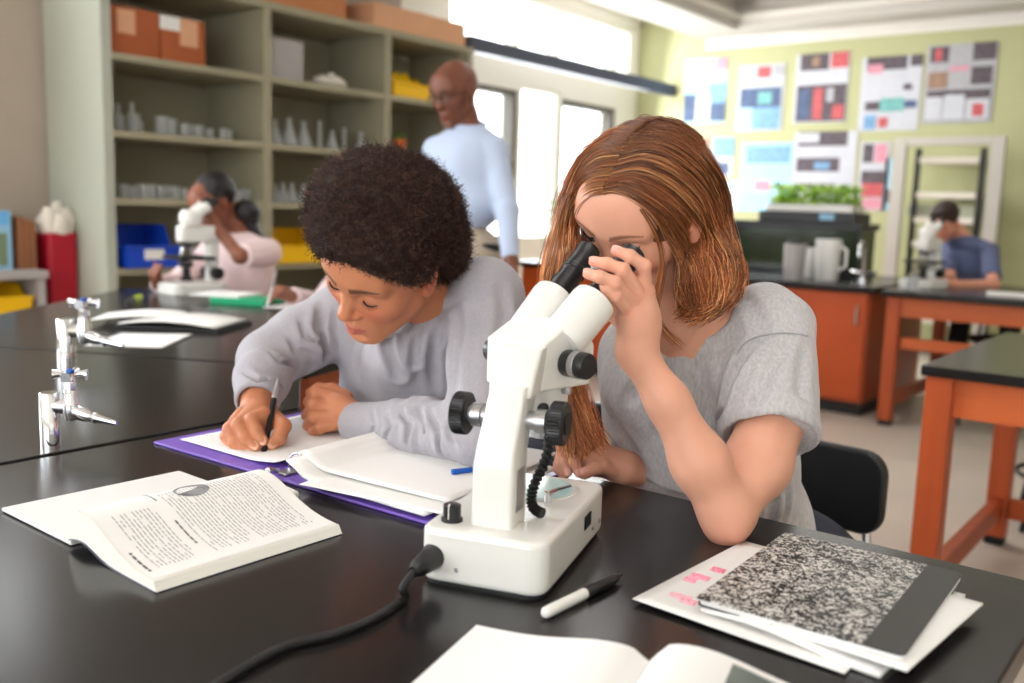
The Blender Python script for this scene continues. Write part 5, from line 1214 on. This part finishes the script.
# ================================================================== the writing boy
bh = head_frame((-.03, -.82, -.572), (.396, -.535, .746), (-1.049, 1.021, 1.061), 1.0)
B_NB = W(448, 305, 1.60)
F = Field(); build_head(F, bh, False, open_eye=0, jaw=1.0, nose=1.08, lips=1.15)
F.rc(HL(bh, (0, -.028, -.045)), B_NB, .055, .058, .02); F.rc(HL(bh, (0, -.005, -.060)), W(430, 312, 1.58), .034, .034, .02)
bLs, bRs = W(484, 298, 1.545), W(342, 318, 1.745)
bLe, bLw = W(480, 434, 1.375), W(362, 424, 1.555); bRe, bRw = W(268, 360, 1.665), W(259, 400, 1.545)
F.rc(B_NB+[0, .02, -.03], bLs, .045, .040, .03); F.rc(B_NB+[0, .02, -.03], bRs, .045, .040, .03)
F.ell(W(415, 360, 1.70), (.13, .08, .11), .04)
F.chain([bLs, bLe, bLw], [.044, .036, .026], .02); F.chain([bRs, bRe, bRw], [.044, .036, .026], .02)
# left fist
F.rc(bLw, W(342, 412, 1.585), .026, .029, .015); F.ell(W(334, 409, 1.592), (.030, .026, .030), .012)
bl = dict(index=[(331, 396, 1.590), (316, 393, 1.585), (310, 402, 1.598), (316, 408, 1.615)], middle=[(330, 406, 1.577), (314, 405, 1.572), (308, 415, 1.586), (315, 420, 1.604)],
          ring=[(331, 416, 1.568), (315, 417, 1.564), (309, 425, 1.578), (316, 429, 1.595)], little=[(334, 425, 1.562), (321, 427, 1.560), (315, 432, 1.570), (321, 435, 1.585)])
bl = {k: [W(*q) for q in v] for k, v in bl.items()}
for k, v in bl.items(): finger(F, v, .0120 if k != 'little' else .0105, .0092)
finger(F, [W(346, 398, 1.612), W(332, 390, 1.622), W(319, 389, 1.622), W(311, 393, 1.620)], .0130, .0095)
# right hand with the pen
F.rc(bRw, W(257, 416, 1.515), .026, .027, .015); F.ell(W(254, 422, 1.512), (.034, .030, .024), .014)
br = dict(index=[(264, 414, 1.500), (252, 420, 1.478), (257, 432, 1.466), (263, 442, 1.463)], middle=[(252, 412, 1.500), (239, 424, 1.476), (245, 438, 1.462), (256, 447, 1.458)],
          ring=[(242, 414, 1.502), (230, 429, 1.484), (235, 443, 1.470), (246, 451, 1.466)], little=[(236, 420, 1.508), (227, 436, 1.496), (232, 447, 1.486), (241, 452, 1.482)])
br = {k: [W(*q) for q in v] for k, v in br.items()}
for k, v in br.items(): finger(F, v, .0118 if k != 'little' else .0105, .0088)
bth = [W(272, 416, 1.525), W(283, 426, 1.498), W(279, 438, 1.480), W(271, 446, 1.470)]; finger(F, bth, .0140, .0098)
bskin = lin(196, 128, 92)
def b_extra(V, q, C):
    for pts in list(bl.values())+list(br.values())+[bth]:
        for p, s in ((pts[-1], .009), (pts[1], .009)):
            w = np.exp(-(((V-p)**2).sum(1))/(s*s))*.3; C = C*(1-w[:, None])+lin(180, 95, 72)*w[:, None]
    return C
boy = F.mesh('person', M_skin, .0021, None, None, head_color(bh, bskin, lin(190, 100, 90), lin(52, 32, 24), lin(196, 100, 74), 1.35, b_extra))
BF = F
tag(boy, 'boy with curly dark hair in grey long sleeves writing with a pen', 'person')
for v in br.values(): nail(boy, v[-1], v[-2], CAM-v[-1], .0082, M_nailb)
nail(boy, bth[-1], bth[-2], (CAM-bth[-1])+np.array([.3, .0, .5]), .0092, M_nailb)
for s in (-1, 1): lashes(bh, boy, s, z0=-.0065)
brow_hairs(bh, boy, mat('black_brow', rgb(40, 26, 20), .6), 1.3, 200)
a = W(263, 457, 1.450); b = W(278, 378, 1.545)
pen('writing_pen', 'black pen held upright in the writing boy hand', a+np.array([0, 0, .001]), b, .0046, M_black, M_steelw, .72, clip=False)
S = Field()
S.rc(B_NB+[0, .03, -.060], bLs, .066, .060, .03); S.rc(B_NB+[0, .03, -.06], bRs, .066, .056, .03)
S.rc(B_NB+[0, .05, -.04], W(488, 292, 1.60), .060, .052, .03)
S.rc(B_NB+[0, 0, -.01], W(398, 356, 1.60), .058, .050, .03); S.rc(W(402, 350, 1.575), W(446, 318, 1.575), .040, .046, .03); S.ell(W(420, 365, 1.70), (.165, .11, .13), .05); S.ell(W(410, 420, 1.78), (.165, .12, .14), .05); S.ell(W(405, 470, 1.86), (.165, .12, .15), .05)
S.chain([bLs, W(486, 365, 1.46), bLe+[.005, .0, .002]], [.060, .055, .047], .03); S.rc(bLe+[.005, 0, .002], W(420, 428, 1.465), .046, .043, .02); S.cone(W(430, 428, 1.45), W(353, 423, 1.568), .044, .034, .02, rnd=.004)
S.chain([bRs, W(300, 340, 1.70), bRe], [.058, .054, .050], .03); S.rc(bRe, W(262, 380, 1.60), .050, .045, .02); S.cone(W(263, 376, 1.605), W(257, 402, 1.532), .046, .036, .02, rnd=.004)
S.cone(W(360, 424, 1.557), W(350, 423, 1.573), .0295, .0310, .002, sub=True, rnd=.001); S.cone(W(258, 397, 1.550), W(256, 406, 1.522), .0270, .0310, .002, sub=True, rnd=.001)
S.rc(HL(bh, (0, -.02, -.05)), B_NB+[-.006, -.010, .016], .050, .050, .006, sub=True)
S.half((0, 0, .60), (0, 0, -1))
bcr = [crease(S, [(392, 318), (388, 345), (398, 375), (404, 400)], .009, .006), crease(S, [(418, 330), (414, 362), (420, 398)], .008, .005), crease(S, [(372, 330), (362, 352), (360, 380)], .009, .004),
       crease(S, [(452, 300), (458, 335), (455, 375), (452, 402)], .010, .006), crease(S, [(440, 322), (432, 355), (436, 395)], .008, .004), crease(S, [(322, 305), (318, 330), (328, 358)], .008, .008),
       crease(S, [(300, 318), (306, 335), (322, 345)], .006, .005), crease(S, [(288, 335), (296, 350), (318, 358)], .006, .004), crease(S, [(265, 350), (280, 362), (295, 372)], .006, .004), crease(S, [(240, 370), (258, 380), (285, 385)], .005, .004),
       crease(S, [(386, 412), (392, 425), (386, 444)], .005, .005), crease(S, [(400, 408), (410, 425), (408, 450)], .005, .005), crease(S, [(430, 410), (440, 432), (445, 458)], .006, .006), crease(S, [(418, 405), (426, 425), (430, 455)], .004, .003),
       crease(S, [(372, 408), (376, 424), (372, 440)], .004, .003), crease(S, [(500, 280), (505, 310), (500, 350)], .010, .003), crease(S, [(462, 410), (450, 425), (455, 450)], .006, .005), crease(S, [(400, 300), (440, 312), (470, 300)], .008, .002)]
fb = folds([(p, w, d*1.8) for p, w, d in bcr])
sw = S.mesh('long_sleeve_shirt', M_sweat, .0034, boy, lambda P: fb(P)+.0010*wnoise(P, 60, 14))
nbp = spline(hits(S, [(376, 330), (384, 334), (398, 333), (412, 322), (424, 308), (437, 296), (448, 286)], lift=-.001), 6)
MB().tube(nbp, .0060, 8).build('neckband', M_sweat, sw, smooth=True)
legs(boy, (-1.18, 1.56, .545), (-1.02, 1.12, .52), (-1.3, 1.12, .52), (-1.02, 1.1, 0), (-1.3, 1.1, 0))
# curls
M_afro = mat('dark_brown_curls', rgb(66, 42, 34), .55, vcol=True, spec=.3); M_afrob = mat('dark_brown_curl_mass', rgb(44, 28, 22), .8, var=.3, vscale=160)
A_ = Field(); ac = W(389, 217, 1.468); AR = np.stack([RGT, FWD, UPV], 1)
A_.ell(ac, (.111, .112, .090), .01, R=AR); A_.ell(ac+UPV*.008-RGT*.015, (.103, .108, .088), .03, R=AR); A_.ell(W(430, 250, 1.50), (.058, .060, .052), .04)
A_.ell(W(350, 238, 1.40), (.046, .050, .036), .04); A_.ell(W(388, 250, 1.385), (.048, .044, .034), .04); A_.chain(hits(BF, [(326, 247), (338, 247), (350, 250), (363, 256), (378, 263), (394, 268), (408, 272), (421, 268), (430, 258)], lift=-.007), [.013, .015, .016, .016, .016, .016, .015, .016, .014], .012); A_.rc(W(424, 268, 1.455), W(420, 283, 1.437), .018, .008, .012)
afro = A_.mesh('curly_hair', M_afrob, .0032, boy, lambda P: .0030*wnoise(P, 330, 21)+.0022*wnoise(P, 150, 22))
vv = np.empty(len(afro.data.vertices)*3, np.float32); afro.data.vertices.foreach_get('co', vv); vv = vv.reshape(-1, 3); vv = vv[BF.value(vv.astype(float), BF.ops) > .0012]
r = np.random.default_rng(11); n = 15000; pick = vv[r.integers(0, len(vv), n)]
nr_ = (pick-ac); nr_ /= np.linalg.norm(nr_, axis=1, keepdims=True)
ok = (pick@np.ones(3) > -9); M = 12; t = np.linspace(0, 1, M); ax1 = np.cross(nr_, r.normal(size=(n, 3))); ax1 /= np.linalg.norm(ax1, axis=1, keepdims=True); ax2 = np.cross(nr_, ax1)
Lh = r.uniform(.005, .013, n)[:, None]; turns = r.uniform(1.2, 2.6, n)[:, None]*6.28; rr = r.uniform(.0012, .0026, n)[:, None]; tilt = r.normal(size=(n, 3))*.35
PP = pick[:, None]-nr_[:, None]*.002+(nr_+tilt)[:, None]*(Lh*t)[:, :, None]+ax1[:, None]*(rr*np.cos(turns*t))[:, :, None]+ax2[:, None]*(rr*np.sin(turns*t))[:, :, None]
cc = np.array([lin(68, 46, 38), lin(96, 66, 54), lin(48, 32, 27)])[r.choice(3, n, p=[.5, .25, .25])]
strand_mesh('curls', PP, .00050*(1-.4*t), M_afro, afro, 3, cc)

# ================================================================== people in the background
def figure(label, skin, fr, neck, Ls, Rs, armL, armR, waist, hip, shirt, pants, hair=None, shorts=(0, 0), knees=None, feet=None, res=.0055, lipc=None, browc=(30, 20, 16), arm_r=(.044, .036, .026), sleeve=(1.0, 1.0), sh_extra=(), wide=.16, dep_=.10, shirtname='shirt', blush=None, short=False, collar=False, hands=True, cut=None, open_hand=False):
    """a whole person; armL and armR are [elbow, wrist, knuckles, fingertips]"""
    neck, Ls, Rs, waist, hip = (np.array(q, float) for q in (neck, Ls, Rs, waist, hip)); F = Field(); build_head(F, fr, open_eye=0)
    F.rc(HL(fr, (0, -.028, -.045)), neck, .050, .055, .02); ax = nrm(Ls-Rs)
    for sh in (Ls, Rs): F.rc(neck+[0, 0, -.03], sh, .045, .042, .03)
    chest = (Ls+Rs)/2*.7+waist*.3; R_ = np.stack([ax, nrm(np.cross(waist-chest, ax)), nrm(chest-waist)], 1)
    F.ell(chest, (wide-.03, dep_-.02, .15), .04, R=R_); F.rc(chest, waist, .09, .09, .04)
    for sh, arm in ((Ls, armL), (Rs, armR)):
        arm = [np.array(q, float) for q in arm]; F.chain([sh, arm[0], arm[1]], list(arm_r), .02)
        if hands:
            w, k, t = arm[1], arm[2], arm[3]; d = nrm(k-w); s_ = nrm(np.cross(d, nrm(t-k)+np.array([.12, .31, .2]))); q = nrm(np.cross(s_, d))
            F.rc(w, k, arm_r[2]*.95, .027, .02)
            for i in range(4):
                b = k+s_*(i-1.5)*.0185-d*.006*abs(i-1.2); L = (.9, 1.0, .95, .78)[i]; m_ = b+(d*.6+nrm(t-k)*.4)*.034*L; e = m_+nrm(t-m_)*.036*L
                F.chain([b, m_, e], [.0098, .0088, .0072], .003)
            th = w+d*.03+s_*.03; F.chain([w+d*.022+s_*.018, th+d*.022, th+d*.045+nrm(t-k)*.012], [.0125, .0105, .0082], .006)
    p = F.mesh('person', M_skin, res, None, None, head_color(fr, skin, lipc if lipc is not None else np.array(skin)*[.9, .55, .55], lin(*browc), blush if blush is not None else np.array(skin)*[1.0, .75, .72], 1.3))
    tag(p, label, 'person')
    S = Field(); g = .014
    S.ell(chest, (wide, dep_, .17), .05, R=R_); S.rc(chest, waist, dep_+.01, dep_, .05); S.ell(waist, (wide-.015, dep_+.005, .10), .05, R=R_)
    for sh in (Ls, Rs): S.rc(neck+[0, 0, -.045], sh, .056, .046, .03)
    for sh, arm, sho in ((Ls, armL, shorts[0]), (Rs, armR, shorts[1])):
        e, w = np.array(arm[0], float), np.array(arm[1], float)
        if short or sho: S.cone(sh, sh+(e-sh)*(.8 if short else .97), .052, .054, .03, rnd=.01)
        else: S.chain([sh, e], [.049, .046], .03); S.cone(e, w+(e-w)*.06, .050, .036, .025, rnd=.01)
    for q in sh_extra: S.rc(*q)
    S.rc(HL(fr, (0, -.02, -.06)), neck+[0, 0, .01], .054, .058, .006, sub=True)
    S.half(np.array(hip)-[0, 0, .02], (0, 0, -1)) if cut is None else S.half(cut, (0, 0, -1))
    r_ = int(abs(fr[0][0])*100)
    sh_ = S.mesh(shirtname, shirt, res, p, lambda P: .0035*wnoise(P*np.array([1, 1, .5]), 28, r_))
    kl, kr = knees; fl, frt = feet
    legs(p, hip, kl, kr, fl, frt, pants, .078)
    return p, sh_
def hair_blob(parent, name, m, ops, res=.006, noise=.003, f=160):
    F = Field()
    for o in ops:
        if o[0] == 'e': F.ell(*o[1:])
        else: F.rc(*o[1:])
    return F.mesh(name, m, res, parent, lambda P: noise*wnoise(P, f, 31))
CD = FWD*np.array([1, 1, 0]); CD = CD/np.linalg.norm(CD)       # away from the camera, level
def fdir(side, away, up): return nrm(_r0*side+CD*away+np.array([0, 0, up]))
# teacher
tc = W(455, 93, 3.80); tf = head_frame(fdir(-.62, -.72, -.36), (0, 0, 1), tc, 1.06)
tb = np.array([tc[0], tc[1], 0])+_r0*.06+CD*.05
dr = lambda s, a, z: tb+_r0*s+CD*a+np.array([0, 0, z])
nk = W(468, 128, 3.84); tLs = W(495, 150, 3.78); tRs = W(436, 150, 3.95)
tp_, tsh = figure('bald man with glasses and pale blue shirt standing behind the boy', lin(122, 76, 58), tf, nk, tLs, tRs, [W(507, 208, 3.74), W(511, 262, 3.68), W(509, 280, 3.64), W(505, 296, 3.62)], [W(423, 205, 3.98), W(430, 262, 3.9), W(432, 280, 3.88), W(434, 296, 3.86)],
    W(466, 205, 3.88), W(466, 252, 3.90), mat('pale_blue_shirt_cotton', rgb(190, 203, 228), .8, sheen=.1), mat('beige_chinos', rgb(176, 160, 140), .8), knees=(dr(.10, .02, .50), dr(-.10, .05, .50)), feet=(dr(.10, .05, 0), dr(-.11, .08, 0)), wide=.185, dep_=.12, arm_r=(.050, .040, .028))
for sx in (-1, 1): pass
g = MB(); o_, R_, _ = tf
def gp(x, y, z): return o_+R_@np.array([x, y, z])
for s in (-1, 1): g.tube([gp(s*.033+.024*math.cos(a), .098, .001+.018*math.sin(a)) for a in [k*math.pi/8 for k in range(17)]], .0018, 6, cap=False); g.tube([gp(s*.056, .096, .006), gp(s*.078, .05, .006), gp(s*.082, -.01, .004)], .0018, 6)
g.tube([gp(-.010, .100, .004), gp(.010, .100, .004)], .0018, 6)
go = g.build('eyeglasses', M_black, smooth=True); tag(go, 'thin dark eyeglasses worn by the bald man', 'glasses')
for s in (-1, 1): MB().add([gp(s*.033+.023*math.cos(k*math.pi/8), .098, .001+.017*math.sin(k*math.pi/8)) for k in range(16)], [list(range(16))]).build('lens', M_pane, go, thick=.001)
cl = MB(); 
for s in (-1, 1):
    a = nk+_r0*(s*.050)-CD*.045+np.array([0, 0, .0]); cl.add([nk+R_@np.array([s*.055, -.02, .01]), nk+R_@np.array([0.004*s, .075, -.035]), nk+R_@np.array([s*.040, .085, -.075]), nk+R_@np.array([s*.075, .02, -.030])], [(0,1,2,3)])
MB().tube([nk+np.array([.0, 0, .012])+_r0*.066*math.cos(a)+CD*.058*math.sin(a)+np.array([0, 0, .018*math.sin(a)]) for a in [k*math.pi/12 for k in range(25)]], .013, 8, cap=False).build('collar_band', MATS['pale_blue_shirt_cotton'], tsh, smooth=True)
cl.build('collar', MATS['pale_blue_shirt_cotton'], tsh, thick=.004)
bt = W(466, 246, 3.90); F = Field(); Rb = np.stack([nrm(tLs-tRs), nrm(np.cross([0, 0, 1], tLs-tRs)), [0, 0, 1]], 1); F.ell(bt, (.176, .126, .06), .01, R=Rb); F.half(bt+[0, 0, .018], (0, 0, 1)); F.half(bt-[0, 0, .018], (0, 0, -1)); F.mesh('belt', M_black, .005, tp_)
# girl in pink at the small microscope
lc = W(213, 203, 4.02); lfr = head_frame(fdir(-.62, -.62, -.48), (0, 0, 1), lc, 1.0); lb = np.array([lc[0], lc[1], 0])
d2 = lambda s, a, z: lb+_r0*s+CD*a+np.array([0, 0, z])
M_pinkc = mat('pale_pink_cotton', rgb(238, 214, 214), .85)
lg, lgs = figure('girl with black hair and pale pink top at the small microscope', lin(136, 84, 64), lfr, W(238, 232, 4.10), W(270, 252, 4.02), W(212, 250, 4.20), [W(240, 256, 3.80), W(212, 222, 3.86), W(203, 208, 3.88), W(198, 198, 3.90)], [W(172, 286, 4.05), W(158, 284, 3.82), W(155, 274, 3.78), W(163, 264, 3.74)],
    W(246, 300, 4.20), d2(.16, .22, .55), M_pinkc, M_jeans, knees=(d2(.10, -.05, .54), d2(-.1, .05, .54)), feet=(d2(.12, .0, 0), d2(-.1, .1, 0)), wide=.15, dep_=.11, arm_r=(.036, .029, .021), cut=(0, 0, .6), shorts=(1, 0))
M_bhair = mat('black_hair', rgb(26, 22, 24), .4)
hair_blob(lg, 'hair', M_bhair, [('e', HL(lfr, (0, -.030, .040)), (.083, .092, .084), .01, False, lfr[1]), ('e', HL(lfr, (0, .10, -.02)), (.075, .06, .085), .01, True, lfr[1]), ('e', W(246, 212, 4.08), (.06, .06, .05), .02), ('c', W(244, 212, 4.10), W(256, 238, 4.10), .045, .03, .02)])
stool('black stool under the girl in pale pink top', d2(.16, .24, 0), .47)
# writing student hidden behind the boy
hc = W(366, 226, 3.9); hfr = head_frame(fdir(-.55, -.6, -.55), (0, 0, 1), hc, .96); hb_ = np.array([hc[0], hc[1], 0]); d3 = lambda s, a, z: hb_+_r0*s+CD*a+np.array([0, 0, z])
hs, hss = figure('student in pale pink sleeves writing, almost hidden behind the boy', lin(150, 98, 78), hfr, W(372, 255, 3.96), W(405, 275, 3.90), W(345, 272, 4.0), [W(385, 310, 3.7), W(340, 305, 3.55), W(325, 303, 3.5), W(316, 303, 3.46)], [W(318, 306, 3.85), W(290, 296, 3.52), W(279, 292, 3.46), W(271, 300, 3.42)],
    W(372, 320, 4.05), d3(.05, .12, .55), M_pinkc, M_jeans, knees=(d3(.10, -.2, .54), d3(-.1, -.2, .54)), feet=(d3(.12, -.1, 0), d3(-.1, -.1, 0)), wide=.15, dep_=.11, arm_r=(.036, .029, .021), cut=(0, 0, .6))
hair_blob(hs, 'hair', M_bhair, [('e', HL(hfr, (0, -.030, .040)), (.083, .092, .084), .01, False, hfr[1]), ('e', HL(hfr, (0, .10, -.02)), (.075, .06, .085), .01, True, hfr[1])])
pen('writing_pen', 'thin pale pen in the hand behind the boy', W(267, 306, 3.40), W(277, 270, 3.46), .0035, M_white, M_grey, .5, clip=False)
# student in blue shirt at the far table
sc_ = W(944, 222, 6.02); sfr = head_frame(fdir(-.60, -.50, -.62), (.1, .1, 1), sc_, 1.0); sb = np.array([sc_[0], sc_[1], 0]); d4 = lambda s, a, z: sb+_r0*s+CD*a+np.array([0, 0, z])
M_bluesh = mat('faded_blue_denim_shirt', rgb(92, 102, 136), .8, var=.12, vscale=9)
st, sts = figure('brown-haired student in blue shirt bent over the far table microscope', lin(224, 158, 132), sfr, W(958, 232, 6.12), W(990, 250, 6.00), W(950, 246, 6.28), [W(993, 285, 5.72), W(955, 285, 5.62), W(940, 281, 5.60), W(928, 275, 5.60)], [W(950, 280, 6.05), W(932, 276, 5.78), W(926, 270, 5.72), W(920, 266, 5.70)],
    W(975, 290, 6.28), (-1.28, 6.74, .62), M_bluesh, mat('black_trousers', rgb(24, 24, 28), .8), knees=((-1.15, 6.35, .58), (-1.42, 6.35, .58)), feet=((-1.12, 6.28, 0), (-1.45, 6.28, 0)), wide=.17, dep_=.12, short=True, cut=(0, 0, .62))
hair_blob(st, 'hair', mat('dark_brown_hair', rgb(52, 34, 28), .5), [('e', HL(sfr, (0, -.022, .045)), (.085, .100, .082), .01, False, sfr[1]), ('e', HL(sfr, (0, .045, .095)), (.055, .04, .026), .03), ('e', HL(sfr, (0, .125, -.015)), (.075, .05, .075), .01, True, sfr[1])], noise=.005)
# black t-shirt panel under the open shirt
